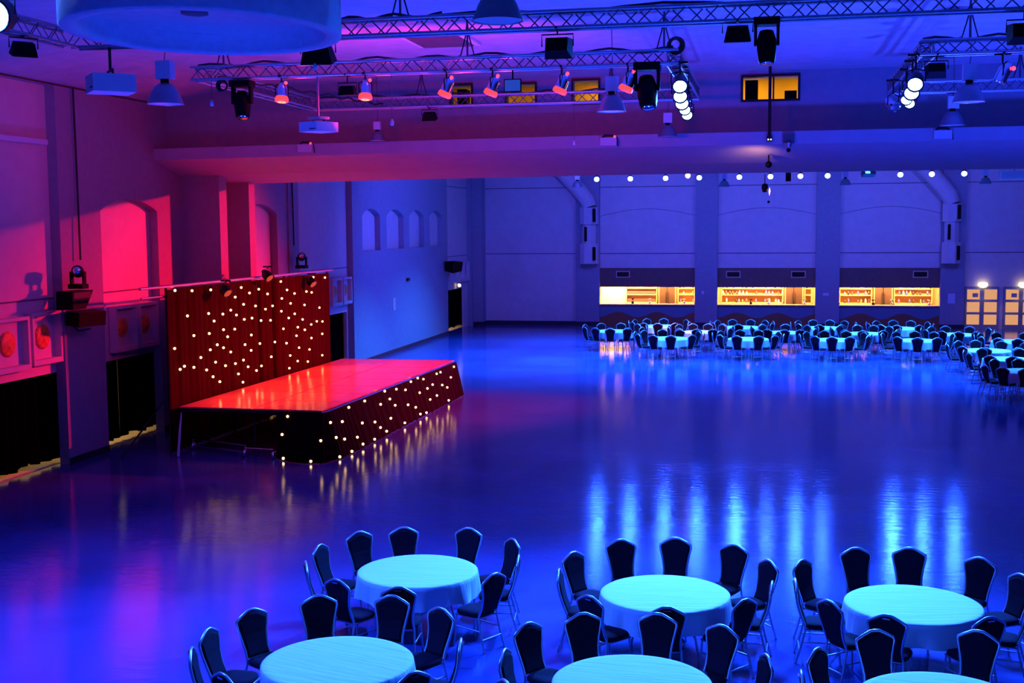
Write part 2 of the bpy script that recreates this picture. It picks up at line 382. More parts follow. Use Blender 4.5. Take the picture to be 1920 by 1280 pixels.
# cross wall above the beam, control room windows
WIN = [(-7.70, -7.20, 8.25, 8.74), (-6.30, -5.60, 8.25, 8.72), (-4.65, -4.05, 8.24, 8.76), (-.62, .64, 8.20, 8.72), (5.9, 6.6, 8.2, 8.7)]
cw = MB(); cx = -13.9; yf = 29.7; th = .2
cur = XL - .3
for a, b, z0, z1 in WIN:
    cw.box(cur, a, yf, yf + th, 7.2, 9.1); cw.box(a, b, yf, yf + th, 7.2, z0); cw.box(a, b, yf, yf + th, z1, 9.1); cur = b
cw.box(cur, XR, yf, yf + th, 7.2, 9.1)
cw.box(XL - .05, -14.3, 30.45, 30.9, 0, 6.9); cw.box(XL - .05, -14.3, 32.35, 32.75, 0, 6.9)
struct(cw.build('wall_cross', 'wall'))
bp_ = [(28.95, 7.31), (28.95, 7.02), (30.4, 6.68), (30.9, 6.64), (32.75, 6.53), (32.75, 7.4)]
bmb = MB(); nb_ = len(bp_); bx_ = ((XL - .02, 0), (-9.5, .055), (-4.0, .09), (XR, .075))
for x, dz in bx_: bmb.v += [Vector((x, y, z + dz)) for y, z in bp_]
for q in range(3):
    for i in range(nb_): j = (i + 1) % nb_; bmb.f.append((q * nb_ + i, q * nb_ + j, (q + 1) * nb_ + j, (q + 1) * nb_ + i)); bmb.sm.append(False)
bmb.f += [tuple(range(nb_)), tuple(range(3 * nb_, 4 * nb_))]; bmb.sm += [False, False]
struct(bmb.build('trim_60', 'beam'))
struct(MB().box(XL, XR, 32.55, 32.75, 7.4, 9.3).build('wall_cross', 'wall'))
cr_ = MB().box(-8.2, 7.2, 31.6, 31.7, 7.4, 8.86).box(-8.2, 7.2, yf + th, 31.6, 7.32, 7.4)
struct(cr_.build('wall_control_room', 'yroom'))
for x, pw in ((-7.3, 8), (-4.3, 11), (-.4, 14), (.8, 10), (6.2, 7), (-5.9, 2.5)):
    area('control_room_lamp', (x, 30.8, 8.68), (x, 31.2, 7.8), pw, (1, .72, .30), .5, .5)
for k, (a, b, z0, z1) in enumerate(WIN):
    f = MB().box(a - .05, b + .05, yf - .04, yf + .02, z0 - .05, z0).box(a - .05, b + .05, yf - .04, yf + .02, z1, z1 + .05)
    f.box(a - .05, a, yf - .04, yf + .02, z0, z1).box(b, b + .05, yf - .04, yf + .02, z0, z1)
    if k == 3: f.box(.06, .10, yf - .02, yf + .03, z0, z1)
    struct(f.build('window_%d' % (k + 1), 'blackm'))
tag(MB().box(-.58, -.28, 30.1, 30.5, 7.405, 8.70).build('equipment_rack', 'black'), 'dark equipment rack behind the left end of the wide lit control window', 'rack')
tag(MB().box(.34, .62, 30.0, 30.3, 7.4, 8.42).build('monitor_desk', 'black'), 'dark desk equipment behind the right corner of the wide lit control window', 'equipment')
tag(MB().box(-7.66, -7.42, 30.1, 30.5, 7.405, 8.70).build('equipment_cabinet', 'black'), 'dark cabinet filling the left half of the leftmost control window', 'cabinet')

# ceiling drum
dr = MB(); prof = [(1.65, 1.2), (1.65, .02), (1.63, 0), (1.48, 0), (1.45, .03), (1.42, .24), (0, .24)]
dr.lathe(prof, 64, None, False)
dm = dr.build('ceiling_drum', 'drum', loc=(-6.90, 14.43, 7.70)); dm.scale = (1, 1.17, 1); struct(dm)
MB().lathe([(.16, 0), (.16, -.03), (.10, -.035), (0, -.035)], 20).build('vent_disc', 'line', dm, (-.02, -.2, .24))
# air diffuser on the ceiling
t = thing('ceiling_diffuser', 'wide rectangular louvred diffuser on the ceiling behind the rear truss', 'vent', (-6.15, 22.8, ZC))
MB().box(-.62, .62, -.9, .9, -.06, 0).build('frame', 'white', t)
mb = MB()
for i in range(9): mb.box(-.5, .5, -.78 + i * .18, -.66 + i * .18, -.085, -.06)
mb.build('louvre', 'dalu', t)

# doors at the far right
dn = 0
for bx in (9.60, 11.42):
    for k in (0, 1):
        dn += 1
        x0 = bx + .02 + k * .81
        d = MB(); cols = [(x0 + .10, x0 + .70)]
        zs = [(.22, .72), (.84, 1.34), (1.47, 1.97)]
        d.box(x0, x0 + .10, YB - .02, YB + .04, 0, 2.08); d.box(x0 + .70, x0 + .80, YB - .02, YB + .04, 0, 2.08)
        pz = 0
        for a, b in zs: d.box(x0 + .1, x0 + .7, YB - .02, YB + .04, pz, a); pz = b
        d.box(x0 + .1, x0 + .7, YB - .02, YB + .04, pz, 2.08)
        o = struct(d.build('door_%d' % dn, 'wall'))
        for a, b in zs: MB().box(x0 + .1, x0 + .7, YB, YB + .015, a, b).build('pane', 'pane', o)
        MB().tube([(x0 + (.75 if k == 0 else .05), YB - .05, .75), (x0 + (.75 if k == 0 else .05), YB - .05, 1.45)], .02).build('handle', 'alu', o)
        if k == 0: MB().box(x0 + .36, x0 + .62, YB - .005, YB, 1.58, 1.78).build('notice', 'wall', o)
for x, lb in ((10.43, 'glowing cream globe lamp above the left pair of glazed doors'), (12.31, 'glowing cream globe lamp above the right pair of glazed doors, at the frame edge')):
    t = thing('wall_lamp', lb, 'lamp', (x, YB - .16, 2.19), group='globe lamps above the doors')
    MB().lathe([(.0, -.14), (.15, -.11), (.24, 0), (.2, .12), (0, .14)], 20, Matrix.Diagonal((1, .6, 1, 1))).build('lamp_shade', 'globe', t)
    MB().box(-.05, .05, .08, .16, -.1, .05).build('bracket', 'blackm', t)
    spot('door_lamp_light', (x, YB - .4, 2.2), (x, YB - 2, 0), 30, (1, .7, .3), 150, .5, .1)

# ------------------------------------------------------------------ stage
def lerp(a, b, t): return tuple(a[i] * (1 - t) + b[i] * t for i in range(len(a)))
SA, SB_, SCc, SD = (-13.56, 26.33), (-9.95, 26.25), (-9.58, 36.96), (-13.30, 36.92)
ZS = 1.11
stage = thing('stage', 'long low stage with glossy red-lit deck, twinkling skirt along its front', 'stage', (SA[0], SA[1], 0))
def sp(u, v):
    a = lerp(SA, SB_, u); b = lerp(SD, SCc, u); p = lerp(a, b, v); return (p[0] - SA[0], p[1] - SA[1])
vs_ = [0, .135, .27, .405, .54, .675, .81, 1.0]
for i in range(len(vs_) - 1):
    for u0, u1 in ((0, .52), (.52, 1)):
        g = .006
        c = [sp(u0 + g, vs_[i] + g * .3), sp(u1 - g, vs_[i] + g * .3), sp(u1 - g, vs_[i + 1] - g * .3), sp(u0 + g, vs_[i + 1] - g * .3)]
        MB().prism(c, 2, ZS - .03, ZS).build('deck_panel', 'deck', stage)
fr = MB()
for u in (0.01, .52, .99): a = sp(u, .003); b = sp(u, .997); fr.tube([(a[0], a[1], ZS - .09), (b[0], b[1], ZS - .09)], .045, 4)
for v in vs_: v = min(max(v, .004), .996); a = sp(.01, v); b = sp(.99, v); fr.tube([(a[0], a[1], ZS - .09), (b[0], b[1], ZS - .09)], .045, 4)
fr.build('deck_frame', 'blackm', stage)
for v in vs_[1:]:
    for u in (.015, .52, .97):
        v2 = min(v, .99)
        a = sp(u, v2); MB().tube([(a[0], a[1], 0), (a[0], a[1], ZS - .1)], .025, 8).build('leg', 'blackm', stage)
for u in (.52, .97): a = sp(u, .01); MB().tube([(a[0], a[1], 0), (a[0], a[1], ZS - .1)], .025, 8).build('leg', 'blackm', stage)
MB().tube([(.02, .12, ZS - .12), (.05, -.05, .62), (.17, -.42, .0)], [.02, .028, .034], 8).build('leg', 'white', stage)
# base bars of the trolley under the stage
t = thing('stage_trolley', 'dim low wheeled steel frame under the open near end of the stage', 'trolley', (-12.6, 26.55, 0))
tm = MB()
for z in (.10, .26): tm.tube([(-.9, .35, z), (.75, -.35, z)], .022, 6)
tm.tube([(-.9, .35, .1), (-.9, .35, .26)], .02, 6).tube([(.75, -.35, .1), (.75, -.35, .26)], .02, 6).tube([(.75, -.35, .2), (1.5, -.45, .2)], .02, 6)
tm.build('frame', 'chrome', t)
for x, y in ((-.9, .35), (.75, -.35), (1.5, -.45)):
    MB().lathe([(.03, -.03), (.085, -.03), (.085, .03), (.03, .03)], 14, Matrix.Translation((x, y, .085)) @ Matrix.Rotation(PI / 2, 4, 'Y')).build('wheel', 'chrome', t)
# skirt
TOP = [(-10.99, 26.24), (-10.5, 26.24), (-10.1, 26.22), (-9.95, 26.26), (-9.90, 26.5), (-9.85, 28), (-9.76, 31), (-9.66, 34), (-9.57, 37.0)]
BOT = [(-10.99, 26.10), (-10.55, 25.72), (-10.1, 25.60), (-9.75, 25.72), (-9.56, 26.3), (-9.50, 28), (-9.44, 31), (-9.38, 34), (-9.33, 37.0)]
def ssurf(s, t):
    i = min(int(s), len(TOP) - 2); f = s - i
    a = lerp(TOP[i], TOP[i + 1], f); b = lerp(BOT[i], BOT[i + 1], f); p = lerp(a, b, t); return Vector((p[0], p[1], 1.06 * (1 - t) + .015 * t))
sk = thing('stage_skirt', 'black fabric skirt with warm twinkling bulbs along the front of the stage', 'skirt', (0, 0, 0))
NS, NT = 420, 8
vv = []; ff = []
for i in range(NS + 1):
    s = 8 * i / NS * .9999
    for j in range(NT + 1):
        t_ = j / NT; p = ssurf(s, t_); amp = (.005 + .014 * t_) * math.sin(i * .82 + 1.3 * math.sin(i * .11))
        tg = (ssurf(min(s + .02, 7.999), t_) - ssurf(max(s - .02, 0), t_)).normalized(); nrm = Vector((tg.y, -tg.x, 0)); p = p + nrm * (amp + .03)
        vv.append(p)
for i in range(NS):
    for j in range(NT): k = i * (NT + 1) + j; ff.append((k, k + NT + 1, k + NT + 2, k + 1))
MB().add(vv, ff, True).build('drape', 'skirt', sk)
SKD = [(2.23, 1.0), (3.87, 0.96), (4.36, 0.96), (2.83, 0.55), (3.93, 0.55), (4.23, 0.65), (4.69, 0.73), (4.81, 0.92), (5.16, 0.94), (3.67, 0.22), (4.32, 0.29), (5.02, 0.49), (5.29, 0.59), (5.37, 0.76), (5.48, 0.9), (5.67, 0.67), (5.97, 0.92), (4.72, 0.06), (5.22, 0.06), (5.54, 0.27), (5.79, 0.24), (5.87, 0.43), (5.73, 0.02), (6.02, 0.08), (6.24, 0.18), (6.19, 0.55), (6.37, 0.69), (6.44, 0.9), (6.62, 0.94), (6.44, 0.04), (6.65, 0.02), (6.8, 0.1), (6.59, 0.39), (6.84, 0.37), (7.02, 0.33), (6.83, 0.67), (7.06, 0.65), (7.31, 0.45), (7.45, 0.57), (7.23, 0.1), (7.36, 0.1), (7.84, 0.1), (7.65, 0.35), (7.39, 0.92), (0.49, 0.08), (0.32, 0.47), (0.63, 1.0)]
def ball(r, n=10):
    return MB().lathe([(r * math.sin(PI * i / 6), -r * math.cos(PI * i / 6)) for i in range(7)], n, None, False)
bulb_me = ball(.031).mesh('light_bulb', M['bulb'])
def bulb(parent, p):
    o = bpy.data.objects.new('light_bulb', bulb_me); COL.objects.link(o); o.parent = parent; o.location = p; return o
for s, t_ in SKD:
    p = ssurf(s, min(t_, .955)); tg = (ssurf(min(s + .02, 7.999), t_) - ssurf(max(s - .02, 0), t_)).normalized()
    bulb(sk, p + Vector((tg.y, -tg.x, 0)) * .065)
# backdrop
BD = [(0.31, 3.84), (1.14, 3.79), (2.11, 3.76), (3.12, 3.66), (3.83, 3.73), (4.32, 3.56), (3.46, 3.5), (4.9, 3.63), (5.46, 3.47), (6.37, 3.77), (6.79, 3.51), (7.32, 3.38), (6.41, 3.29), (8.77, 3.79), (9.7, 3.74), (8.21, 3.39), (8.61, 3.34), (3.94, 3.28), (4.67, 3.19), (5.77, 3.12), (5.3, 3.06), (7.02, 3.11), (8.04, 3.0), (9.2, 2.84), (6.36, 2.93), (7.3, 2.79), (3.18, 3.18), (3.5, 3.03), (2.73, 3.11), (1.96, 3.18), (0.87, 3.2), (2.24, 2.97), (3.96, 2.88), (4.43, 2.88), (4.99, 2.77), (5.61, 2.73), (6.86, 2.7), (7.87, 2.58), (8.96, 2.44), (9.42, 2.4), (8.52, 2.38), (7.5, 2.38), (8.02, 2.26), (6.47, 2.42), (2.74, 2.71), (3.38, 2.67), (1.96, 2.68), (1.16, 2.7), (2.96, 2.51), (4.36, 2.43), (7.39, 2.14), (9.38, 2.02), (8.51, 1.97), (2.37, 2.36), (2.71, 2.25), (1.99, 2.27), (3.11, 2.1), (3.96, 2.21), (4.88, 2.15), (5.86, 2.1), (6.66, 1.99), (7.56, 1.77), (8.34, 1.64), (4.32, 2.02), (1.48, 2.13), (0.2, 2.48), (9.34, 1.36), (6.9, 1.61), (5.6, 1.71), (3.84, 1.81), (7.43, 1.39), (8.19, 1.29), (2.25, 1.93), (2.79, 1.78), (3.36, 1.77), (4.11, 1.6), (4.94, 1.53), (4.62, 1.44), (0.43, 1.96), (0.64, 2.01), (1.11, 1.93), (1.76, 1.79), (3.52, 1.48), (2.09, 1.58), (2.45, 1.41), (3.77, 1.23), (6.82, 1.25)]
ang = math.atan2(-.25, 10.8)
bd = thing('starlight_backdrop', 'tall dark red starlight curtain dotted with bulbs behind the stage', 'curtain', (-13.70, 26.2, 0), (0, 0, ang))
vv = []; ff = []; NY, NZ = 360, 10
def fold(y, z): return .014 * math.sin(y * 9.5 + 1.7 * math.sin(y * 1.9)) + .008 * math.sin(y * 23 + z * .4) - (.10 * math.exp(-((y - 5.05) / .10) ** 2) + .10 * math.exp(-((y - 6.0) / .08) ** 2))
for i in range(NY + 1):
    y = 10.15 * i / NY
    for j in range(NZ + 1):
        z = .04 + 3.83 * j / NZ; vv.append((fold(y, z), y, z))
for i in range(NY):
    for j in range(NZ): k = i * (NZ + 1) + j; ff.append((k, k + NZ + 1, k + NZ + 2, k + 1))
MB().add(vv, ff, True).build('drape', 'drape', bd)
for y, z in BD: bulb(bd, (.055, y, z))
fr = thing('backdrop_frame', 'pipe-and-upright frame carrying the starlight curtain, pink lit top rail', 'frame', (-13.66, 26.2, 0), (0, 0, ang))
MB().tube([(0, -1.25, 3.95), (0, 10.35, 3.95)], .035, 8).build('top_rail', 'alu', fr)
MB().tube([(-.12, -1.0, 3.72), (-.12, 2.0, 3.72)], .022, 8).build('lower_rail', 'alu', fr)
for y in (.05, 3.4, 6.8, 10.1): MB().tube([(-.08, y, 0), (-.08, y, 3.95)], .03, 8).build('upright', 'blackm', fr)
MB().tube([(-.15, -.05, 1.3), (-.9, -.75, .02)], .022, 6).build('brace', 'blackm', fr)
MB().tube([(-.08, 10.1, 1.6), (-.9, 10.1, .02)], .022, 6).build('brace', 'blackm', fr)

# ------------------------------------------------------------------ lamps and rigging
def par_can(label, loc, aim, lens='glass', group='par can lamps', body='chrome', r=.10, glow=False, hang=.28):
    t = thing('par_can', label, 'stage lamp', loc, group=group)
    v = (Vector(aim) - Vector(loc)).normalized(); mx = v.to_track_quat('-Z', 'Y').to_matrix().to_4x4()
    MB().lathe([(.0, .24), (.05, .235), (.07, .18), (r, .10), (r, -.10), (r * 1.05, -.11), (r * .9, -.11), (r * .88, -.02), (0, -.01)], 20, mx, False).build('body', body, t)
    MB().lathe([(0, -.09), (r * .8, -.09), (r * .86, -.085)], 18, mx, False).build('lens', lens, t)
    side = v.cross(Vector((0, 0, 1))); side = side.normalized() if side.length > .1 else Vector((1, 0, 0))
    MB().tube([side * (r + .02), side * (r + .02) + Vector((0, 0, .17)), Vector((0, 0, .21)), -side * (r + .02) + Vector((0, 0, .17)), -side * (r + .02)], .012, 6).build('yoke', 'blackm', t)
    MB().tube([(0, 0, .2), (0, 0, hang)], .016, 6).box(-.13, .13, -.015, .015, hang - .02, hang + .02).box(-.015, .015, -.13, .13, hang - .02, hang + .02).build('clamp', 'blackm', t)
    if glow:
        MB().lathe([(r * 1.02, -.03), (r * 1.22, -.07), (r * 1.22, -.12), (r * .8, -.135)], 18, mx @ Matrix.Translation((0, 0, 0)), False).build('glowing_rim', 'redglow', t)
        MB().lathe([(r * .2, -.134), (r * .8, -.134)], 18, mx, False).build('hot_lens', 'redhot', t)
        ball(.032).build('tail_glow', 'redled', t, (.11, -.07, .20))
    return t
def moving_head(label, loc, tilt=(0, 0, -1), up=True, s=1.0, base='blackm', tip='chrome'):
    """base at loc; hangs below it when up is False"""
    t = thing('moving_head_lamp', label, 'moving stage lamp', loc)
    k = -1 if not up else 1
    MB().box(-.17 * s, .17 * s, -.12 * s, .12 * s, min(0, .10 * k * s), max(0, .10 * k * s)).build('base', 'black', t)
    yk = MB()
    for sx in (-1, 1): yk.box(sx * .145 * s - .02 * s, sx * .145 * s + .02 * s, -.05 * s, .05 * s, min(.09 * k * s, .36 * k * s), max(.09 * k * s, .36 * k * s))
    yk.build('yoke', 'black', t)
    v = Vector(tilt).normalized(); mx = Matrix.Translation((0, 0, .36 * k * s)) @ v.to_track_quat('-Z', 'Y').to_matrix().to_4x4()
    MB().lathe([(0, .20 * s), (.09 * s, .19 * s), (.125 * s, .08 * s), (.13 * s, -.05 * s), (.11 * s, -.20 * s), (.095 * s, -.235 * s), (0, -.225 * s)], 20, mx, False).build('head', 'black', t)
    MB().lathe([(0, -.238 * s), (.08 * s, -.236 * s), (.085 * s, -.225 * s)], 18, mx, False).build('lens', tip, t)
    return t
ZT = 7.98
def flood(label, loc, rz=0, s=1.0, tilt=.5):
    t = thing('floodlight', label, 'floodlight', loc, (0, 0, rz))
    mx = Matrix.Rotation(tilt, 4, 'X')
    MB().add([(-.13 * s, -.08 * s, .08 * s), (.13 * s, -.08 * s, .08 * s), (.13 * s, .08 * s, .08 * s), (-.13 * s, .08 * s, .08 * s), (-.17 * s, -.12 * s, -.1 * s), (.17 * s, -.12 * s, -.1 * s), (.17 * s, .12 * s, -.1 * s), (-.17 * s, .12 * s, -.1 * s)],
             [(0, 1, 2, 3), (4, 7, 6, 5), (0, 4, 5, 1), (1, 5, 6, 2), (2, 6, 7, 3), (3, 7, 4, 0)], False, mx).build('housing', 'black', t)
    MB().box(-.15 * s, .15 * s, -.10 * s, .10 * s, -.106 * s, -.101 * s, mx).build('lens', 'dalu', t)
    MB().tube([(-.19 * s, 0, 0), (-.19 * s, 0, .14 * s), (.19 * s, 0, .14 * s), (.19 * s, 0, 0)], .01, 6).build('yoke', 'blackm', t)
    hz = ZT - loc[2]
    MB().tube([(0, 0, .14 * s), (0, 0, hz)], .012, 6).box(-.015, .015, -.14, .14, hz - .02, hz + .01).build('clamp', 'blackm', t)
    return t
ZT_ = 7.98
# truss builder: square box truss
def truss_sec(root, a, b, w=.22, h=.22, flip=False):
    a = Vector(a); b = Vector(b); d = (b - a); L = d.length; d.normalize(); s = Vector((d.y, -d.x, 0)); up = Vector((0, 0, 1))
    sec = bpy.data.objects.new('truss_section', None); COL.objects.link(sec); sec.parent = root
    off = [s * (w / 2), s * (-w / 2), s * (w / 2) + up * h, s * (-w / 2) + up * h]
    for o in off: MB().tube([a + o, b + o], .024, 8).build('chord', 'alu', sec)
    n = max(2, int(L / .22)); lc = MB()
    for i in range(n):
        p0 = a + d * (L * i / n); p1 = a + d * (L * (i + 1) / n)
        for sd in (0, 1):
            lo, hi = off[sd], off[sd + 2]
            if (i + sd) % 2: lo, hi = hi, lo
            lc.tube([p0 + lo, p1 + hi], .009, 4)
        for q in ((0, 1), (2, 3)):
            u, v_ = (off[q[0]], off[q[1]]) if i % 2 else (off[q[1]], off[q[0]])
            lc.tube([p0 + u, p1 + v_], .008, 4)
    lc.build('lacing', 'dalu', sec)
    return sec
def hanger(root, x, y, z0=8.2, z1=8.85, spread=.12):
    MB().tube([(x, y, z1), (x, y, z0)], .018, 6).build('hanging_chain', 'dalu', root)
    mb = MB()
    for sx in (-1, 1):
        mb.tube([(x, y, z1 - .02), (x + sx * spread * .3, y, z1 - .3), (x + sx * spread, y, z0 + .05), (x + sx * spread * 2.6, y, z0)], .012, 5)
    mb.build('feed_cable', 'cable', root)
def along_cable(root, a, b, z, sag=.03):
    a = Vector(a); b = Vector(b); n = 40; pts = []
    for i in range(n + 1):
        p = a.lerp(b, i / n); pts.append((p.x, p.y + .05 * math.sin(i * .7), z + sag * math.sin(i * 1.3)))
    MB().tube(pts, .02, 5).build('cable_run', 'cable', root)
ZT = 7.98
A = thing('lighting_truss', 'nearest long aluminium truss crossing the whole hall behind the ceiling drum', 'truss')
truss_sec(A, (-10.15, 16.86, ZT), (17, 16.86, ZT)); truss_sec(A, (-10.15, 16.7, ZT), (-10.3, 8.0, ZT))
for x in (-5.1, 0.16, 2.4, 8): hanger(A, x, 16.86)
along_cable(A, (-10, 16.86, 0), (-4.5, 16.86, 0), 8.24); along_cable(A, (-4.5, 16.86, 0), (16, 16.86, 0), 8.23)
B = thing('lighting_truss', 'square truss frame over the hall centre carrying glowing red par cans', 'truss')
truss_sec(B, (-10.3, 21.0, ZT), (-1.5, 21.0, ZT)); truss_sec(B, (-10.3, 27.0, ZT), (-1.5, 27.0, ZT))
truss_sec(B, (-10.2, 21.12, ZT), (-10.2, 26.9, ZT)); truss_sec(B, (-1.6, 21.12, ZT), (-1.6, 26.9, ZT))
for x, y in ((-9.7, 21), (-7.9, 21), (-5.15, 21), (-1.75, 21), (-7.7, 27), (-3.4, 27)): hanger(B, x, y)
along_cable(B, (-10.2, 21, 0), (-1.6, 21, 0), 8.24); along_cable(B, (-10.2, 27, 0), (-1.6, 27, 0), 8.24); along_cable(B, (-9.9, 21.2, 0), (-8.6, 26.9, 0), 8.05)
C_ = thing('lighting_truss', 'right-hand square truss frame cut by the frame edge, blue lamps on its side', 'truss')
truss_sec(C_, (2.35, 21.0, ZT), (10, 21.0, ZT)); truss_sec(C_, (2.5, 27.0, ZT), (10, 27.0, ZT)); truss_sec(C_, (2.5, 21.12, ZT), (2.5, 26.9, ZT))
for x, y in ((3.12, 21), (6.5, 21), (5, 27)): hanger(C_, x, y)
along_cable(C_, (2.4, 21, 0), (10, 21, 0), 8.24); along_cable(C_, (2.42, 21, 0), (2.42, 26.9, 0), 8.22)
# red par cans
RP = [(-8.56, 'leftmost glowing red par can under the centre truss'), (-6.99, 'second glowing red par can from the left under the centre truss'), (-5.51, 'third glowing red par can, just left of a dark window'),
      (-4.69, 'glowing red par can left of the small blue monitor'), (-3.48, 'glowing red par can just left of the ochre window'), (-2.35, 'rightmost glowing red par can, beside the big black moving head')]
for i, (x, lb) in enumerate(RP):
    aim = (x - .35 + (0.3 if i == 0 else 0), 21.0 + (-.05), 6.9) if i > 1 else (x, 20.8, 6.9)
    par_can(lb, (x, 20.92, 7.66), aim, 'redglow', 'red par cans on the centre truss', glow=True, hang=.32)
    if i < 4: spot('red_spill', (x, 20.9, 7.3), (x - 1.5, 24.0, 8.9), 150, (1, .02, .12), 150, .6, .1)
par_can('unlit silver par can with red tail light under the right truss', (3.62, 20.98, 7.62), (3.3, 21, 6.9), 'dalu', 'par cans on the right truss', hang=.34)
ball(.035).build('tail_light', 'redled', bpy.data.objects['par_can.006'] if 'par_can.006' in bpy.data.objects else None, (.16, -.05, .1))
par_can('unlit silver par can low at the far end of the right truss side', (2.27, 24.3, 7.5), (2.7, 23.6, 7.0), 'dalu', 'par cans on the right truss', hang=.46)
for i, p in enumerate(LED_RIGHT_END):
    par_can('blazing blue-white lamp on the centre truss right end, %s from the camera' % ['nearest', 'second', 'third', 'fourth', 'farthest'][i], p, (p[0] + .2, p[1] - 2, p[2] - 1.3), 'ledblue', 'blue lamps on the centre truss end', 'blackm', .125 if i < 3 else .11, hang=7.99 - p[2])
for i, p in enumerate(LED_LEFT_END):
    par_can('blazing blue-white lamp on the right truss side, %s from the camera' % ['nearest', 'second', 'third', 'farthest'][i], p, (p[0] - .3, p[1] - 2, p[2] - 1.3), 'ledblue', 'blue lamps on the right truss side', 'blackm', .13 if i < 2 else .10, hang=7.99 - p[2])
par_can('blazing blue-white lamp cut by the upper left corner of the frame', (-9.15, 13.5, 7.88), (-8.6, 10, 7.0), 'ledblue', None, 'blackm', .2, hang=.4)
# row of spots beyond the beam
rig = thing('lighting_bar', 'thin ceiling-hung bar hidden behind the big beam carrying blue spots', 'lighting bar')
MB().tube([(-8.5, 48.0, 7.32), (10.5, 48.0, 7.32)], .03, 8).build('bar', 'blackm', rig)
for x in (-8, -4, 0, 4, 8): MB().tube([(x, 48, 7.32), (x, 48, 8.69)], .012, 5).build('drop_rod', 'blackm', rig)
ordn = ['first', 'second', 'third', 'fourth', 'fifth', 'sixth', 'seventh', 'eighth', 'ninth', 'tenth', 'eleventh']
for i, x in enumerate(ROW):
    t = thing('blue_spotlight', '%s from the left of the small bright blue-white spots under the big beam' % ordn[i], 'spotlight', (x, 48.0, 7.1), group='row of blue-white spots under the beam')
    mx = Vector((-x * .02, -1, -.35)).to_track_quat('-Z', 'Y').to_matrix().to_4x4()
    MB().lathe([(0, .2), (.08, .18), (.11, 0), (.11, -.06), (.1, -.07)], 16, mx, False).build('body', 'black', t)
    MB().lathe([(0, -.06), (.105, -.062)], 16, mx, False).build('lens', 'ledrow', t)
    MB().tube([(0, 0, .05), (0, 0, .2)], .015, 6).build('clamp', 'blackm', t)
t = thing('warm_spotlight', 'single warm orange spot among the blue-white row under the beam', 'spotlight', (-3.06, 48.0, 7.16))
MB().lathe([(0, .2), (.08, .18), (.11, 0), (.11, -.06), (.1, -.07)], 16, Matrix.Rotation(PI / 2 + PI, 4, 'X') @ Matrix.Rotation(PI, 4, 'X') @ Matrix.Rotation(PI, 4, 'X'), False).build('body', 'black', t)
ball(.10).build('lens', 'warmlens', t, (0, -.1, 0))
t = thing('cyan_spotlight', 'cyan-lit angled flood fixture in the blue spot row, right part', 'spotlight', (3.65, 48.0, 7.14), (0, 0, .3))
MB().box(-.24, .24, -.12, .12, -.10, .10, Matrix.Rotation(-.5, 4, 'X')).build('housing', 'dalu', t)
MB().box(-.16, .02, -.13, -.121, -.07, .07, Matrix.Rotation(-.5, 4, 'X')).build('lens', em('cyan_lens', (.1, .6, 1), 2.5), t)
MB().tube([(0, 0, .05), (0, 0, .19)], .015, 6).build('clamp', 'blackm', t)
# backdrop par cans
for (y, z, lb) in ((28.5, 3.72, 'dark par can clipped to the backdrop rail, nearest the camera'), (31.15, 3.98, 'tilted dark par can standing above the middle of the backdrop rail'), (34.4, 3.66, 'dark par can clipped to the backdrop rail, farthest from the camera')):
    up = y > 31 and y < 32
    t = par_can(lb, (-13.28, y, z), (-12.2, y - .5, z - .9), 'dimlens', 'par cans on the backdrop rail', 'blackm', .13, hang=.26)
    spot('amber_beam', (-13.1, y - .06, z - .2), (-11.7, y - .8, 1.1), 620, (1.0, .10, .03), 90, .9, .30)
# moving heads
moving_head('black moving head hanging below the left part of the centre truss', (-9.31, 20.9, 7.93), (.15, -.35, -1), False, 1.15)
moving_head('big black moving head hanging at the right end of the centre truss', (-2.02, 20.9, 8.0), (.1, -.3, -1), False, 1.3)
moving_head('black moving head hanging straight down from the nearest truss, upper right of centre', (-.05, 16.8, 8.0), (0.02, -.12, -1), False, 1.0)
moving_head('chrome-eyed moving head standing on a shelf bracket on the left wall column', (-14.95, 24.55, 3.98), (.5, -1, .15), True, 1.05)
moving_head('small moving head standing above the far end of the starlight backdrop', (-15.0, 38.0, 3.95), (.4, -1, .2), True, 1.05)
# column speakers and bracket
for (loc, s, lb) in (((-14.98, 24.45, 3.78), 1.0, 'black wedge speaker on the left wall column, under the moving head'),):
    t = thing('wedge_speaker', lb, 'speaker', loc)
    MB().prism([(-.42, .16), (.42, .16), (.10, -.24), (-.42, -.24)], 0, -.2, .2).build('cabinet', 'black', t)
    MB().box(.201, .21, -.38, .3, .0, .13).build('grille', 'cable', t)
    MB().box(-.39, -.2, -.06, .06, -.05, .05).build('bracket', 'blackm', t)
t = thing('box_speaker', 'black box speaker tilted on the left wall column, lowest of the cluster', 'speaker', (-15.0, 24.95, 3.30), (0, .1, -.25))
MB().box(-.2, .2, -.44, .36, -.16, .16).build('cabinet', 'black', t)
MB().tube([(-.3, -.2, -.15), (0, -.25, -.28), (0, .1, -.25)], .02, 6).build('bracket', 'blackm', t)
t = thing('box_speaker', 'small black speaker on the far left wall beyond the arched niches', 'speaker', (-14.9, 57.6, 3.33), (0, .1, -.4))
MB().add([(-.25, -.4, -.22), (.25, -.4, -.28), (.25, .3, -.2), (-.25, .3, -.2), (-.25, -.45, .25), (.28, -.5, .3), (.25, .35, .25), (-.25, .35, .25)], [(0, 3, 2, 1), (4, 5, 6, 7), (0, 1, 5, 4), (1, 2, 6, 5), (2, 3, 7, 6), (3, 0, 4, 7)]).build('cabinet', 'black', t)
MB().box(-.34, -.2, -.05, .05, -.05, .05).build('bracket', 'blackm', t)
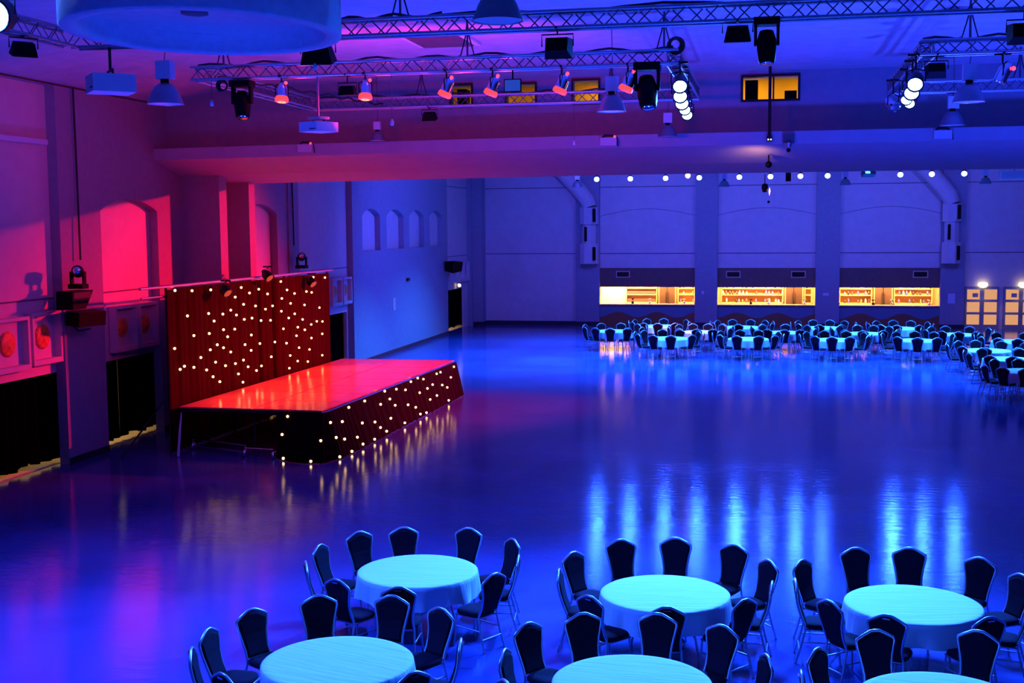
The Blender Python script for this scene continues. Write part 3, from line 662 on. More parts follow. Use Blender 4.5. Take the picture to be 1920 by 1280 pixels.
for (y, z0, z1, lb) in ((25.2, 4.6, 8.45, 'thin black cable dropping down the left wall column to the speakers'), (38.0, 4.7, 8.6, 'thin black cable dropping down the wall to the far moving head')):
    tag(MB().tube([(XL + .09, y, z1), (XL + .09, y + .02, (z0 + z1) / 2), (XL + .12, y - .02, z0)], .025, 6).build('drop_cable', 'cable'), lb, 'cable')
tag(MB().box(-.05, .05, -.14, .14, -.06, .06).build('wall_clamp', 'blackm', loc=(XL + .05, 51.2, 3.0)), 'tiny dark bracket on the blue wall below the arched niches', 'bracket')
tag(MB().box(0, .03, -.2, .2, -.26, .26).build('notice_board', 'cream', loc=(XL, 49.2, 2.05)), 'faint pale notice panel low on the blue wall beyond the stage', 'notice')
# floodlights
for lb, loc, rz, s, ti in (('black floodlight hanging under the drum edge, above the centre truss', (-6.33, 16.85, 7.77), .1, 1.35, .3),
                           ('small black floodlight under the centre truss between two left red par cans', (-7.35, 21, 7.72), 0, .9, .1),
                           ('large black floodlight hanging in the upper middle from the nearest truss', (-2.86, 16.85, 7.74), 0, 1.15, 1.35),
                           ('black floodlight just left of the hanging moving head on the nearest truss', (-.43, 16.85, 7.83), 0, 1.05, .3),
                           ('black floodlight under the right truss frame near its left corner', (2.62, 21.0, 7.75), 0, .95, 1.2),
                           ('small black floodlight below the rear side of the centre truss', (-7.52, 27, 7.78), 0, .95, .3),
                           ('black floodlight at the upper left, hanging from the side truss', (-10.15, 15.54, 7.80), .8, 1.0, .3),
                           ('black floodlight cut by the right edge of the frame, top', (3.15, 16.85, 7.70), 0, 1.1, 1.4)):
    flood(lb, loc, rz, s, ti)
# high bay lamps
def highbay(label, loc, s=1.0, cord=1.0, group='bell-shaped high bay lamps'):
    t = thing('high_bay_lamp', label, 'pendant lamp', loc, group=group)
    MB().lathe([(.05 * s, .30 * s), (.10 * s, .29 * s), (.15 * s, .25 * s), (.20 * s, .17 * s), (.245 * s, .06 * s), (.265 * s, 0), (.27 * s, -.005), (.255 * s, 0), (.235 * s, .06 * s), (.19 * s, .165 * s), (.14 * s, .24 * s), (0, .28 * s)], 28, None, False).build('reflector', 'reflector', t)
    MB().lathe([(0, .005), (.25 * s, .005)], 24, None, False).build('lens', 'backing', t)
    MB().tube([(0, 0, .29 * s), (0, 0, .36 * s)], .06 * s, 12).build('lamp_holder', 'black', t)
    MB().box(-.105 * s, .125 * s, -.08 * s, .08 * s, .36 * s, .62 * s).build('gear_box', 'white', t)
    MB().tube([(0, 0, .62 * s), (.02, 0, .75 * s), (0, 0, .62 * s + cord)], .008, 5).build('hanging_cord', 'dalu', t)
    return t
for lb, loc, s in (('high bay lamp hanging left of the centre truss, beside the white projector case', (-9.58, 18.51, 7.3), 1.1), ('large high bay lamp cut by the top edge of the frame', (-2.62, 11.95, 7.3), .95),
                   ('high bay lamp in front of the right end of the centre truss', (-2.75, 21.9, 7.3), .98), ('dim high bay lamp behind the truss, left of centre above the beam', (-9.05, 27.9, 7.32), .7),
                   ('dim high bay lamp under the blazing lamps, above the beam', (-2.28, 28.4, 7.3), .85), ('upper one of the two high bay lamps at the right', (3.26, 21.9, 7.3), 1.0),
                   ('lower one of the two high bay lamps at the right, above the beam', (3.71, 27.0, 7.3), .95)):
    highbay(lb, loc, s, 8.86 - loc[2] - .62 * s)
for lb, loc in (('small far high bay lamp beside the left ventilation duct', (-7.72, 50.2, 6.85)), ('small far high bay lamp just below the beam, above the middle bar', (-1.75, 50, 6.78)),
                ('small far high bay lamp just below the beam, above the right bar', (2.94, 50, 6.78)), ('small far high bay lamp at the right, below the beam', (8.14, 50, 6.75))):
    highbay(lb, loc, .85, 8.7 - loc[2] - .53)
# projectors
def projector(label, loc, w, d, h, rz, pole):
    t = thing('projector_case', label, 'projector', loc, (0, 0, rz))
    MB().box(-w / 2, w / 2, -d / 2, d / 2, -h / 2, h / 2).build('case', 'white', t)
    MB().box(w * .1, w * .42, -d / 2 - .006, -d / 2, -h * .30, -h * .22).build('slot', 'black', t)
    MB().tube([(-w * .3, 0, h / 2), (-w * .3, 0, h / 2 + .07), (w * .3, 0, h / 2 + .07), (w * .3, 0, h / 2)], .02, 6).build('cradle', 'blackm', t)
    MB().tube([(0, 0, h / 2 + .05), (0, 0, h / 2 + pole)], .022, 8).build('pole', 'alu' if pole > .5 else 'blackm', t)
    return t
projector('large white projector case hanging at the upper left from the truss corner', (-9.62, 16.9, 7.44), .56, .62, .26, -.85, .42)
t = projector('smaller white projector case on a pole below the centre truss', (-7.87, 20.9, 7.07), .48, .5, .17, -.5, .86)
MB().box(-.16, .16, -.12, .12, .13, .18).build('mount_plate', 'white', t)
# small boxes clipped over the beam front
for i, (x, lb) in enumerate(((-11.21, 'small white box clipped over the beam, leftmost, below the pole projector'), (-3.69, 'small white box with red light clipped over the beam middle'), (3.77, 'small white box clipped over the beam at the right'))):
    t = thing('beam_box', lb, 'box', (x, 28.86, 7.24), group='white boxes on the beam')
    MB().box(-.19, .19, -.09, .09, -.09, .09).build('case', 'white', t)
    MB().tube([(-.15, .0, .09), (-.1, .0, .15), (.1, .02, .14), (.14, 0, .09)], .025, 6).build('cable_loop', 'cable', t)
    MB().tube([(.2, 0, .1), (.22, .0, -.12)], .012, 5).build('cable', 'cable', t)
    if i < 2: ball(.03).build('indicator', 'redled', t, (.15, -.08, .11))
# small monitor
t = thing('monitor', 'small blue-lit monitor hanging from the centre truss between red lamps', 'monitor', (-4.34, 20.95, 7.70))
MB().box(-.15, .15, -.02, .02, -.11, .11).build('casing', 'black', t); MB().box(-.135, .135, -.024, -.0201, -.095, .095).build('screen', 'screen', t); MB().tube([(0, 0, .11), (0, 0, .30)], .015, 6).build('mount', 'blackm', t)
# cable coils
def coil(label, loc, r, rot, n=3):
    mb = MB()
    for k in range(n):
        pts = [(r * (1 - .12 * k) * math.cos(a), .03 * (k - 1), r * (1 - .12 * k) * math.sin(a)) for a in [2 * PI * i / 20 for i in range(20)]]
        mb.tube(pts, .018, 5, None, True)
    o = mb.build('cable_coil', 'cable', loc=loc, rot=rot); tag(o, label, 'cable coil')
coil('round black cable coil hanging at the left end of the centre truss', (-9.71, 20.95, 7.86), .10, (0, 0, 0))
coil('thick black cable coil lying on the right corner of the centre truss', (-1.55, 20.95, 8.28), .14, (.4, 0, .2), 4)
# pendant microphones
for lb, x, y, z in (('thin drop wire with a small pale tip, hanging left of centre', -6.5, 20.89, 7.12), ('thin drop wire with a small dark tip above the beam centre', -4.2, 26.89, 7.1), ('pale tipped drop wire just under the black floodlight by the drum', -6.34, 16.75, 7.58), ('thin drop wire with a pale tip by the left high bay lamp', -9.9, 20.89, 7.55)):
    t = thing('hanging_microphone', lb, 'microphone', (x, y, z))
    MB().tube([(0, 0, .05), (0, 0, 7.98 - z)], .006, 5).build('wire', 'dalu', t)
    MB().lathe([(0, -.06), (.03, -.05), (.035, 0), (.012, .06), (0, .06)], 10, None, False).build('tip', 'white', t)
# pole through to the beam with small devices
t = thing('conduit_pole', 'thin dark vertical pole from ceiling to beam, right of centre', 'pole', (0, 28.9, 7.3))
MB().tube([(0, 0, .0), (0, 0, 1.56)], .035, 8).build('pole', 'blackm', t)
for dx in (-.025, .035): ball(.018, 8).build('indicator', 'glint', t, (dx, -.06, -.09))
MB().box(-.06, .06, -.05, .04, -.13, .0).build('junction_box', 'blackm', t)
t = thing('bracket_lamp', 'grey spotlight on a square bracket on the beam face, right of the pole', 'spotlight', (.43, 28.9, 7.22))
MB().box(-.13, .13, -.03, .05, -.10, .12).build('bracket', 'dalu', t)
MB().tube([(0, -.05, -.1), (0, -.06, -.2)], [.09, .05], 12).build('head', 'reflector', t); ball(.05).build('lens', 'black', t, (0, -.07, -.26))
t = thing('beam_spotlight', 'small dark warm-glowing spotlight fixed under the beam, right of centre', 'spotlight', (-.01, 29.6, 6.68))
ball(.08).build('head', 'black', t); MB().tube([(0, 0, .05), (0, .05, .22)], .02, 6).build('stem', 'blackm', t)
spot('beam_glow', (-.25, 29.2, 6.55), (-.35, 29.5, 6.9), 14, (1, .45, .18), 150, .9, .05)
t = thing('hanging_spotlight', 'dark spotlight dangling just below the beam with a flame-like glint', 'spotlight', (-.10, 32.6, 6.22))
MB().lathe([(0, .12), (.07, .10), (.09, 0), (.06, -.10), (0, -.12)], 14, None, False).build('head', 'blackm', t)
MB().tube([(0, 0, .1), (0, 0, .36)], .012, 5).build('stem', 'blackm', t)
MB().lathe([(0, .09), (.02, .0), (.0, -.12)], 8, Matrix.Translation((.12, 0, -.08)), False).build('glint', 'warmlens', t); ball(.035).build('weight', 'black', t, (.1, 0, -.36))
t = thing('small_sensor', 'small black box hanging just below the beam, right of centre', 'sensor', (.72, 47.9, 7.05))
MB().box(-.1, .1, -.1, .1, -.16, .16).build('case', 'black', t); MB().tube([(0, 0, .16), (0, 0, 1.6)], .012, 5).build('stem', 'blackm', t)
t = thing('ceiling_projector', 'far white projector on the right, half hidden by the beam', 'projector', (9.13, 49.8, 7.05))
MB().box(-.5, .35, -.3, .3, -.14, .14).build('case', 'white', t); MB().prism([(.35, -.14), (.8, -.2), (.35, .14)], 1, -.28, .28).build('mirror_hood', 'white', t); MB().tube([(0, 0, .14), (0, 0, 1.6)], .03, 6).build('pole', 'white', t)
# screen case on the left wall
tag(MB().box(XP, XP + .16, 14, 24.37, 7.13, 7.24).build('projection_screen_case', 'white'), 'long white roller screen case high on the left wall', 'screen case')

# ------------------------------------------------------------------ wall boxes with amber discs
def wall_box(label, y0, y1, z0, z1, group, disc=.27, dep=.19, thin=False):
    t = thing('wall_box', label, 'wall box', (XP, (y0 + y1) / 2, z0), group=group); h = z1 - z0; w_ = (y1 - y0) / 2
    f = MB(); e = .07
    f.box(0, dep, -w_, -w_ + e, 0, h).box(0, dep, w_ - e, w_, 0, h).box(0, dep, -w_ + e, w_ - e, 0, e * 1.6).box(0, dep, -w_ + e, w_ - e, h - e, h)
    f.build('frame', 'cream', t)
    MB().box(0.004, .03, -w_ + e, w_ - e, e, h - e).build('back_panel', 'cream', t)
    mx = Matrix.Translation((.03, 0, h * .52)) @ Matrix.Rotation(PI / 2, 4, 'Y')
    MB().lathe([(0, .06), (disc * .3, .07), (disc * .45, .04), (disc * .8, .055), (disc, .02), (disc, 0)], 24, mx, False).build('disc', 'amber', t)
    return t
g = 'framed wall boxes with amber discs'
wall_box('framed amber-disc wall box cut by the left edge of the frame', 22.15, 23.36, 2.32, 3.45, g)
wall_box('framed amber-disc wall box just left of the speaker column', 23.46, 24.58, 2.36, 3.5, g)
wall_box('framed amber-disc wall box right of the speaker column, left one', 26.88, 27.95, 2.3, 3.42, g, .24)
wall_box('framed amber-disc wall box nearest the starlight backdrop, left of it', 28.05, 29.0, 2.3, 3.42, g, .24)
wall_box('framed disc wall box just right of the backdrop, left one', 42.0, 43.0, 2.42, 3.42, g, .22)
wall_box('framed disc wall box just right of the backdrop, right one', 43.15, 44.1, 2.42, 3.42, g, .22)
for i, y in enumerate((58.3, 59.45, 60.6, 61.75)):
    wall_box('small far wall box above the far curtain, %s from the left' % ordn[i], y, y + 1.05, 2.45, 3.45, g, .22)
tag(ball(.09).build('curtain_lamp', 'globe', loc=(XL - .05, 60.6, 2.28)), 'small bright lamp above the far black curtain', 'lamp')

# curtains in the left openings
def curtain(label, y0, y1, gap=.14, x=XP - .24, slit=None):
    vv = []; ff = []; n = int((y1 - y0) * 26)
    for i in range(n + 1):
        y = y0 + (y1 - y0) * i / n; dx = .055 * math.sin(y * 16 + math.sin(y * 3))
        hem = gap + .05 * (math.floor(y * 2.6) % 2) * .6 + .03 * math.sin(y * 4.3)
        yy = y
        for j in range(5):
            z = hem + (2.16 - hem) * j / 4; vv.append((x + dx * (1 - .3 * j / 4), yy, z))
    for i in range(n):
        for j in range(4): k = i * 5 + j; ff.append((k, k + 5, k + 6, k + 1))
    tag(MB().add(vv, ff, True).build('curtain', 'curtain'), label, 'curtain', 'black curtains in the left wall openings')
curtain('black pleated curtain at the left edge of the frame, warm light under its hem', 14.0, 24.98, .10)
curtain('black curtain left of a bright slit, beyond the speaker column', 25.6, 27.52, .10)
curtain('black curtain right of a bright slit, beside the starlight backdrop', 27.54, 30.0, .10)
curtain('black curtain beyond the far end of the backdrop', 40.95, 44.05, .0)
curtain('black curtain in the farthest opening of the left wall', 57.8, 63.0, .12)
curtain('black curtain behind the starlight backdrop', 34.1, 37.0, .02)

# ------------------------------------------------------------------ back wall fittings
for i, (x, z) in enumerate(((-7.44, 2.71), (-1.74, 2.71), (1.53, 2.71), (7.48, 2.72))):
    t = thing('wall_vent', 'small framed vent grille on the brown bar fascia, %s from the left' % ordn[i], 'vent', (x, YB - .05, z), group='vent grilles above the bar')
    f = MB(); f.box(-.36, .36, -.03, 0, -.17, -.13).box(-.36, .36, -.03, 0, .13, .17).box(-.36, -.32, -.03, 0, -.13, .13).box(.32, .36, -.03, 0, -.13, .13).build('frame', 'cream', t)
    s_ = MB()
    for k in range(6): s_.box(-.32, .32, -.02, 0, -.12 + k * .04, -.10 + k * .04)
    s_.build('louvre', 'black', t)
for i, (x, z, w_, h_, lb) in enumerate(((-3.28, 1.78, .12, .16, 'tiny pale switch plate on the pillar between left and middle bar hatches'), (2.89, 1.71, .28, .14, 'small pale plate on the pillar between middle and right bar hatches'), (8.95, 1.52, .34, .50, 'pale blue notice sheet on the pillar right of the bar'))):
    tag(MB().box(-w_ / 2, w_ / 2, -.02, 0, -h_ / 2, h_ / 2).build('wall_plate', 'white', loc=(x, YB - .25, z)), lb, 'wall plate')
# ducts
def duct(label, xc, side):
    t = thing('ventilation_duct', label, 'duct', (xc, YB - .55, 0))
    d = side
    pts = [(-.02 * d, .12, 6.25), (-.12 * d, .1, 6.6), (-.55 * d, .05, 7.15), (-1.15 * d, 0, 7.8), (-1.7 * d, 0, 8.35), (-1.9 * d, 0, 8.68)]
    MB().tube(pts, [.40, .41, .42, .42, .42, .42], 20).build('pipe', 'cream', t)
    def octb(z0, z1, r, name):
        mb = MB(); mb.lathe([(r, z0), (r, z1)], 8, Matrix.Translation((0, .1, 0)) @ Matrix.Rotation(PI / 8, 4, 'Z') @ Matrix.Diagonal((1, .8, 1, 1)), True)
        for i in range(len(mb.sm)): mb.sm[i] = False
        mb.build(name, 'cream', t)
    octb(5.33, 6.2, .50, 'grille_drum'); octb(4.32, 5.33, .38, 'neck'); octb(3.28, 4.32, .50, 'grille_drum')
    for z in (3.45, 5.45): MB().box(.28 * d - .06, .28 * d + .10, -.30, -.26, z, z + .7).build('slot', 'black', t)
    MB().box(-.15 * d - .07, -.15 * d + .07, -.26, -.22, 4.45, 5.2).build('slot', 'black', t)
duct('ribbed pale ventilation duct on the pillar left of the bars', -9.16, 1)
duct('ribbed pale ventilation duct on the pillar right of the bars', 8.84, 1)
# bar contents
glass = mat('fridge_glass', (.07, .03, .02), .5, spec=.1)
brown = mat('bar_shelf_wood', (.75, .40, .12), .5)
cols = [mat('bottle_blue', (.04, .08, .5), .2), mat('bottle_dark', (.03, .02, .03), .2), mat('bottle_red', (.5, .05, .05), .3), mat('bottle_white', (.75, .75, .8), .3), mat('bottle_violet', (.25, .12, .5), .3), mat('bottle_green', (.10, .25, .08), .2)]
for k, (a, b) in enumerate(BAR):
    nm = ['left', 'middle', 'right'][k]
    fx = [a + 2.95, a + 3.45, a + 1.85][k]
    for (x0, x1, side) in ((a + .12 + (1.05 if k == 0 else 0), fx - .1, 'left'), (fx + 1.0, b - .1, 'right')):
        t = thing('back_bar_shelf', 'lit wooden back-bar shelf %s of the fridge in the %s hatch' % (side, nm), 'shelf', ((x0 + x1) / 2, YB + 1.98, 0), group='back-bar shelves')
        w_ = (x1 - x0) / 2
        MB().box(-w_, w_, -.2, .2, 1.10, 1.14).box(-w_, w_, -.2, .2, 1.52, 1.56).box(-w_, w_, -.2, .2, 1.86, 1.90).build('shelf_board', brown, t)
        for s_ in (-w_ + .02, w_ - .02): MB().box(s_ - .02, s_ + .02, -.2, .2, 0, 2.3).build('side_panel', brown, t)
        MB().box(-w_, w_, -.2, .2, 0, 1.10).build('cupboard', brown, t)
        if k == 0 and side == 'left':
            for z in (1.27, 1.68): tag(MB().box(x0 + .1, x1 - .1, YB + 1.8, YB + 1.9, z + .0, z + .16).build('crate', mat('crate_brown', (.10, .03, .02), .6), loc=(0, 0, -.11)), 'long dark crate on the %s shelf in the left hatch' % ('lower' if z < 1.5 else 'upper'), 'crate')
        else:
            nb = int((x1 - x0) / .17); cnt = {}
            for i in range(nb):
                if random.random() < .18: continue
                for z, row in ((1.14, 'lower'), (1.56, 'middle'), (1.90, 'upper')):
                    if random.random() < .25: continue
                    x = x0 + .12 + i * .17 + random.uniform(-.03, .03); h_ = random.uniform(.16, .27)
                    mb = MB().lathe([(0, 0), (.045, 0), (.045, h_ * .6), (.016, h_ * .78), (.016, h_), (0, h_)], 8, None, False)
                    cm = random.choice(cols); o = mb.build('bottle', cm, loc=(x, YB + 1.95 + random.uniform(-.08, .05), z))
                    cnt[row] = cnt.get(row, 0) + 1
                    tag(o, '%s bottle, %s from the left, %s shelf %s of fridge, %s hatch' % (cm.name.split('.')[0].split('_')[1], (ordn + ['twelfth', 'thirteenth', 'fourteenth', 'fifteenth', 'sixteenth', 'seventeenth'])[cnt[row] - 1], row, side, nm), 'bottle', 'bottles on the %s shelf %s of the fridge in the %s hatch' % (row, side, nm))
    t = thing('drinks_fridge', 'double glass-door drinks fridge behind the %s bar hatch' % nm, 'fridge', (fx + .45, YB + 1.85, 0), group='drinks fridges')
    MB().box(-.46, .46, -.2, .3, 0, .12).box(-.46, -.42, -.2, .3, .12, 2.1).box(.42, .46, -.2, .3, .12, 2.1).box(-.46, .46, .26, .3, .12, 2.1).box(-.46, .46, -.2, .3, 2.1, 2.2).build('cabinet', brown, t)
    for s_ in (-1, 1):
        d = MB().box(min(s_ * .42, s_ * .02), max(s_ * .42, s_ * .02), -.23, -.2, .12, 2.1).build('door', glass, t)
        MB().box(s_ * .06 - .012, s_ * .06 + .012, -.26, -.23, .9, 1.7).build('handle', 'blackm', d)
    for j in range(3):
        x = a + [1.7, 2.6, 4.4][j]
        mb = MB().lathe([(0, 0), (.07, 0), (.07, .10), (.02, .12), (.02, .22), (.09, .24), (.09, .27), (0, .28)], 10, None, False)
        tag(mb.build('beer_tap', 'chrome' if j else 'black', loc=(x, YB + .25, 1.15)), '%s of three counter-top taps in the %s hatch' % (['left one', 'middle one', 'right one'][j], nm), 'tap', 'counter taps in the %s hatch' % nm)

# ------------------------------------------------------------------ tables and chairs
def make_cloth(seed):
    rnd = random.Random(seed); R0 = .80; n = 144; ph = [rnd.uniform(0, 6.28) for _ in range(4)]
    vs = [(0, 0, .758)]; rows = [(.25, 0), (.5, 0), (.72, 0), (.78, 0), (.80, .012), (.805, .06), (.81, .14), (.815, .22), (.82, .30)]
    for i in range(n):
        a = 2 * PI * i / n
        f = .55 * math.sin(9 * a + ph[0] + .7 * math.sin(2 * a)) + .3 * math.sin(17 * a + ph[1]) + .15 * math.sin(5 * a + ph[2])
        for r, dz in rows:
            k = max(0, dz - .02) / .28
            z = .758 - dz + (.004 * math.sin(11 * r + 3 * a + ph[3]) if dz == 0 and r < .7 else 0)
            if r == .82: z += .018 * math.sin(4 * a + ph[2])
            vs.append(((r + f * .045 * k) * math.cos(a), (r + f * .045 * k) * math.sin(a), z))
    m = len(rows); fs = []
    for i in range(n):
        j = (i + 1) % n; fs.append((0, 1 + i * m, 1 + j * m))
        for q in range(m - 1): fs.append((1 + i * m + q, 1 + i * m + q + 1, 1 + j * m + q + 1, 1 + j * m + q))
    mb = MB(); mb.add(vs, fs, True); return mb.mesh('tablecloth', M['cloth'])
cloths = [make_cloth(s) for s in (1, 2, 3)]
tb0 = thing('round_table', '', 'table')
MB().lathe([(0, .715), (.76, .715), (.775, .72), (.775, .742), (.76, .747), (0, .747)], 40, None, False).build('tabletop', 'table', tb0)
for a in (45, 135, 225, 315):
    c, s_ = math.cos(math.radians(a)), math.sin(math.radians(a))
    MB().tube([(c * .42, s_ * .42, .71), (c * .42, s_ * .42, .35), (c * .50, s_ * .50, 0)], .016, 8).build('leg', 'chairsil', tb0)
fm = MB()
for sx in (-1, 1): fm.tube([(sx * .297, -.297, .28), (sx * .297, .297, .28)], .013, 6)
fm.build('leg_brace', 'chairsil', tb0)

# banquet chair: origin on the floor under the seat centre, sitter faces +Y
ch0 = thing('banquet_chair', '', 'chair')
def back_y(z): return -.20 - .115 * max(0, (z - .46)) / .5 - .03 * math.sin(PI * min(1, max(0, (z - .46) / .5)))
half = [(.158, .46), (.152, .54), (.160, .62), (.178, .72), (.200, .81), (.212, .865), (.207, .895), (.150, .930), (.075, .968), (.045, .980), (0, .983)]
out = [(x, z) for x, z in half] + [(-x, z) for x, z in reversed(half[:-1])]
# back frame
MB().tube([(x, back_y(z), z) for x, z in out], .016, 8).build('back_frame', 'chairsil', ch0)
def pad(front, back, shr):
    n = len(out); cx, cz = 0, .72; ins = [((x) * shr, cz + (z - cz) * shr) for x, z in out]
    vs = []; fs = []
    for off, sc in ((back, .93), (back, .93), (front * .6, 1.0), (front, .90)):
        pass
    lay = [(-.018, .93), (-.010, 1.0), (.012, 1.0), (.030, .88)]
    for dy, sc in lay:
        for x, z in ins: zz = cz + (z - cz) * sc; vs.append((x * sc, back_y(zz) + dy, zz))
    for l in range(3):
        for i in range(n): j = (i + 1) % n; fs.append((l * n + i, l * n + j, (l + 1) * n + j, (l + 1) * n + i))
    fs.append(tuple(range(n))[::-1]); fs.append(tuple(range(3 * n, 4 * n)))
    return MB().add(vs, fs, False)
pad(.03, -.02, .93).build('backrest', 'chairfab', ch0)
MB().box(-.045, .045, -.352, -.318, .940, .955).build('grip', 'chrome', ch0)
# seat cushion
sv = []; sf = []
def seat_ring(s, z):
    pts = []
    for i in range(24):
        a = 2 * PI * i / 24; c, q = math.cos(a), math.sin(a); e = .55
        x = (abs(c) ** e) * (1 if c >= 0 else -1) * .205 * s; y = (abs(q) ** e) * (1 if q >= 0 else -1) * .205 * s
        x *= 1 + .12 * y; pts.append((x, y, z))
    return pts
for s_, z in ((.93, .425), (1.0, .44), (1.0, .465), (.93, .485), (.6, .495)): sv += seat_ring(s_, z)
for l in range(4):
    for i in range(24): j = (i + 1) % 24; sf.append((l * 24 + i, l * 24 + j, (l + 1) * 24 + j, (l + 1) * 24 + i))
sf.append(tuple(range(24))[::-1]); sf.append(tuple(range(96, 120)))
MB().add(sv, sf, True).build('seat', 'chairfab', ch0)
MB().tube([(-.17, .19, .415), (.17, .19, .415), (.155, -.19, .415), (-.155, -.19, .415)], .014, 6, None, True).build('seat_frame', 'chairsil', ch0)
for sx in (-1, 1):
    MB().tube([(sx * .158, -.20, .47), (sx * .165, -.20, .40), (sx * .175, -.25, .20), (sx * .185, -.31, .0)], .0135, 8).build('leg', 'chairsil', ch0)
    MB().tube([(sx * .165, .18, .41), (sx * .178, .195, .20), (sx * .19, .215, .0)], .0135, 8).build('leg', 'chairsil', ch0)
MB().tube([(-.171, -.235, .26), (-.176, .19, .26)], .009, 6).tube([(.171, -.235, .26), (.176, .19, .26)], .009, 6).tube([(-.178, -.265, .16), (.178, -.265, .16)], .009, 6).build('stretcher', 'chairsil', ch0)

#TABLES#
NEAR = {
 'left table of the nearer group, back row': ((-4.5, 15.27), [(5, 1.33), (41, 1.43), (77, 1.47), (114, 1.43), (140, 1.48), (173, 1.43), (207, 1.45), (244, 1.46), (278, 1.5), (328, 1.4)]),
 'middle table of the nearer group, back row': ((-1.2, 14.86), [(35, 1.52), (63, 1.77), (90, 1.8), (115, 1.74), (147, 1.51), (180, 1.31), (232, 1.2), (276, 1.2), (319, 1.2), (356, 1.27)]),
 'right table of the nearer group, back row': ((1.75, 14.96), [(27, 1.5), (55, 1.69), (85, 1.73), (109, 1.69), (145, 1.53), (180, 1.36), (219, 1.23), (251, 1.22), (302, 1.2), (348, 1.25)]),
 'left table of the nearer group, front row': ((-4.38, 11.84), [(11, 1.23), (57, 1.45), (86, 1.57), (118, 1.6), (148, 1.53), (177, 1.48), (201, 1.47), (236, 1.35), (324, 1.28)]),
 'middle table of the nearer group, front row': ((-1.28, 11.82), [(15, 1.35), (55, 1.47), (85, 1.49), (117, 1.51), (143, 1.52), (179, 1.29), (215, 1.35)]),
 'right table of the nearer group, front row': ((1.68, 11.87), [(34, 1.4), (70, 1.57), (112, 1.39), (152, 1.27), (184, 1.3)]),
}
FAR = [
 ('leftmost table, farthest row', (-4.71, 55.04), (38, 88, 120, 150, 181, 214, 246, 269, 302, 342)),
 ('second table, farthest row', (-1.07, 54.88), (19, 45, 76, 110, 143, 176, 206, 235, 264, 311, 333)),
 ('third table, farthest row', (2.42, 54.99), (11, 47, 77, 107, 140, 181, 220, 260, 299, 342)),
 ('fourth table, farthest row', (5.62, 55.09), (29, 64, 95, 130, 164, 198, 231, 259, 299, 344)),
 ('leftmost table, second farthest row', (-6.47, 52.17), (12, 48, 83, 119, 159, 217, 246, 270, 302, 337)),
 ('second table, second farthest row', (-2.75, 52.21), (16, 57, 80, 104, 134, 167, 200, 233, 266, 293, 334)),
 ('third table, second farthest row', (.70, 52.36), (10, 46, 87, 130, 167, 204, 241, 270, 297, 333)),
 ('fourth table, second farthest row', (3.95, 52.24), (5, 40, 72, 98, 132, 166, 200, 233, 263, 297, 331)),
 ('fifth table, second farthest row', (7.58, 52.19), (23, 62, 103, 128, 165, 202, 239, 262, 293, 345)),
 ('leftmost table, third farthest row', (-3.86, 49.10), (36, 76, 105, 140, 168, 214, 248, 278, 315, 355)),
 ('second table, third farthest row', (-.73, 49.26), (32, 73, 105, 143, 182, 220, 253, 287, 318, 350)),
 ('third table, third farthest row', (2.62, 49.30), (2, 36, 69, 105, 140, 192, 235, 262, 290, 328)),
 ('fourth table, third farthest row', (5.73, 49.39), (16, 58, 88, 119, 155, 183, 232, 263, 293, 335)),
 ('fifth table, third farthest row', (9.21, 49.39), (63, 106, 139, 172, 206, 239, 265, 302)),
 ('farthest table of the right column', (7.67, 45.77), (21, 60, 98, 125, 156, 190, 225, 258, 304, 342)),
 ('middle table of the right column', (7.86, 42.98), (65, 116, 159, 202, 238, 265, 293)),
 ('nearest table of the right column', (7.79, 39.5), (50, 89, 122, 171, 202, 232, 255, 294)),
]
SECT = ['right side', 'far right', 'far side', 'far left', 'left side', 'near left', 'near side', 'near right']
used = {'ch': False, 'tb': False}
cl_i = 0
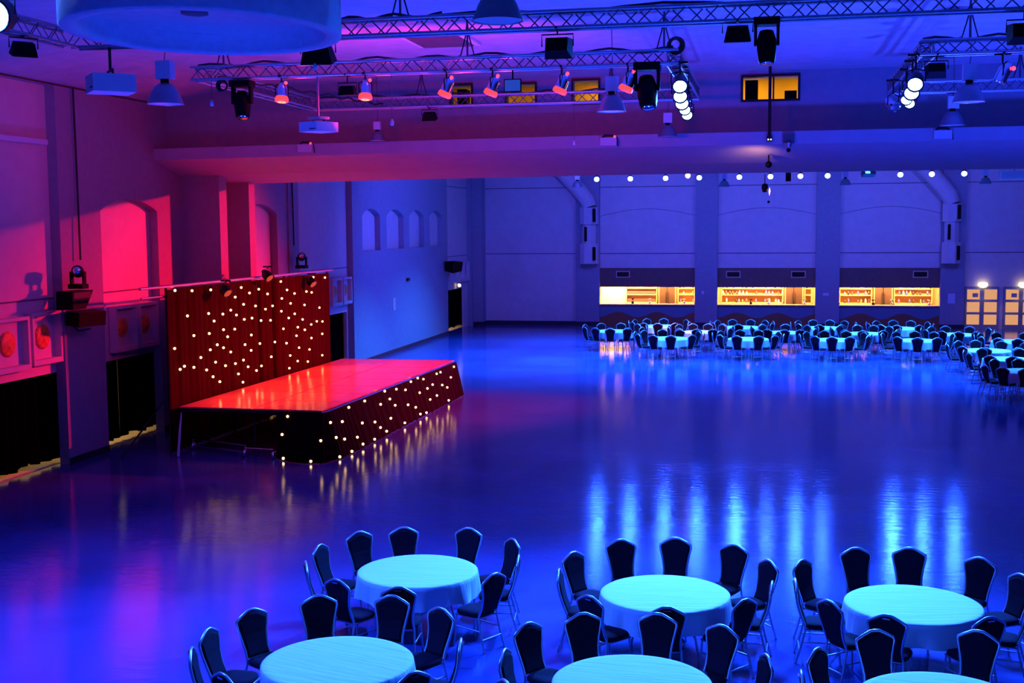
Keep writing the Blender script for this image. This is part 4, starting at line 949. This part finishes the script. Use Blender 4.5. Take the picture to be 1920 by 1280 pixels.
def place_table(name, c, chairs, near):
    global cl_i
    short = name
    if used['tb']: t = copy_tree(tb0)
    else: t = tb0; used['tb'] = True
    t.location = (c[0], c[1], 0); t['label'] = ('silver-legged round table under white cloth: ' + short)
    t['group'] = 'round tables'; rz = random.uniform(-.5, .5); t.rotation_euler = (0, 0, rz)
    o = bpy.data.objects.new('tablecloth', cloths[cl_i % 3]); COL.objects.link(o); cl_i += 1
    o.location = (c[0], c[1], 0); o.rotation_euler = (0, 0, random.uniform(-.3, .3))
    tag(o, 'pale blue-lit cloth draped over the ' + short, 'tablecloth', 'round white tablecloths')
    if not near:
        A_ = sorted(a for a, _ in chairs); n_ = len(A_)
        for _ in range(60):
            for q in range(n_):
                a, b2 = A_[q], A_[(q + 1) % n_] + (360 if q == n_ - 1 else 0)
                if b2 - a < 27.5: e = (27.5 - (b2 - a)) / 2; A_[q] -= e; A_[(q + 1) % n_] += e
        chairs = [(a % 360, 1.39) for a in A_]
    # group the seats by the side of the table they are on
    vdir = math.degrees(math.atan2(c[1], c[0]))    # direction away from the camera
    b = {}
    for a, r in chairs:
        rel = (a - vdir + 90) % 360
        b.setdefault(int(((rel + 22.5) % 360) // 45), []).append((rel, a, r))
    for k, L in b.items():
        def sx(e): return math.cos(math.radians(e[0]))
        def sy(e): return math.sin(math.radians(e[0]))
        vert = k in (0, 4, 3, 5, 1, 7)
        L.sort(key=(lambda e: -sy(e)) if vert else sx)
        for i, (rel, a, r) in enumerate(L):
            if len(L) == 1: q = SECT[k]
            elif len(L) == 2: q = SECT[k] + (', farther one' if i == 0 else ', nearer one') if vert else SECT[k] + (', left one' if i == 0 else ', right one')
            else: q = SECT[k] + ', ' + ['left', 'middle', 'right'][min(i, 2)] + ' one'
            if used['ch']: h = copy_tree(ch0)
            else: h = ch0; used['ch'] = True
            rr = max(r, 1.28) - .30; ar = math.radians(a)
            h.location = (c[0] + rr * math.cos(ar), c[1] + rr * math.sin(ar), 0)
            h.rotation_euler = (0, 0, ar + PI / 2 + random.uniform(-.05, .05))
            h['label'] = 'dark banquet chair, %s, %s' % (q, short)
            h['group'] = 'chairs at the %s' % short
for nm, (c, L) in NEAR.items(): place_table(nm, c, L, True)
for nm, c, L in FAR: place_table(nm, c, [(a, 1.39) for a in L], False)
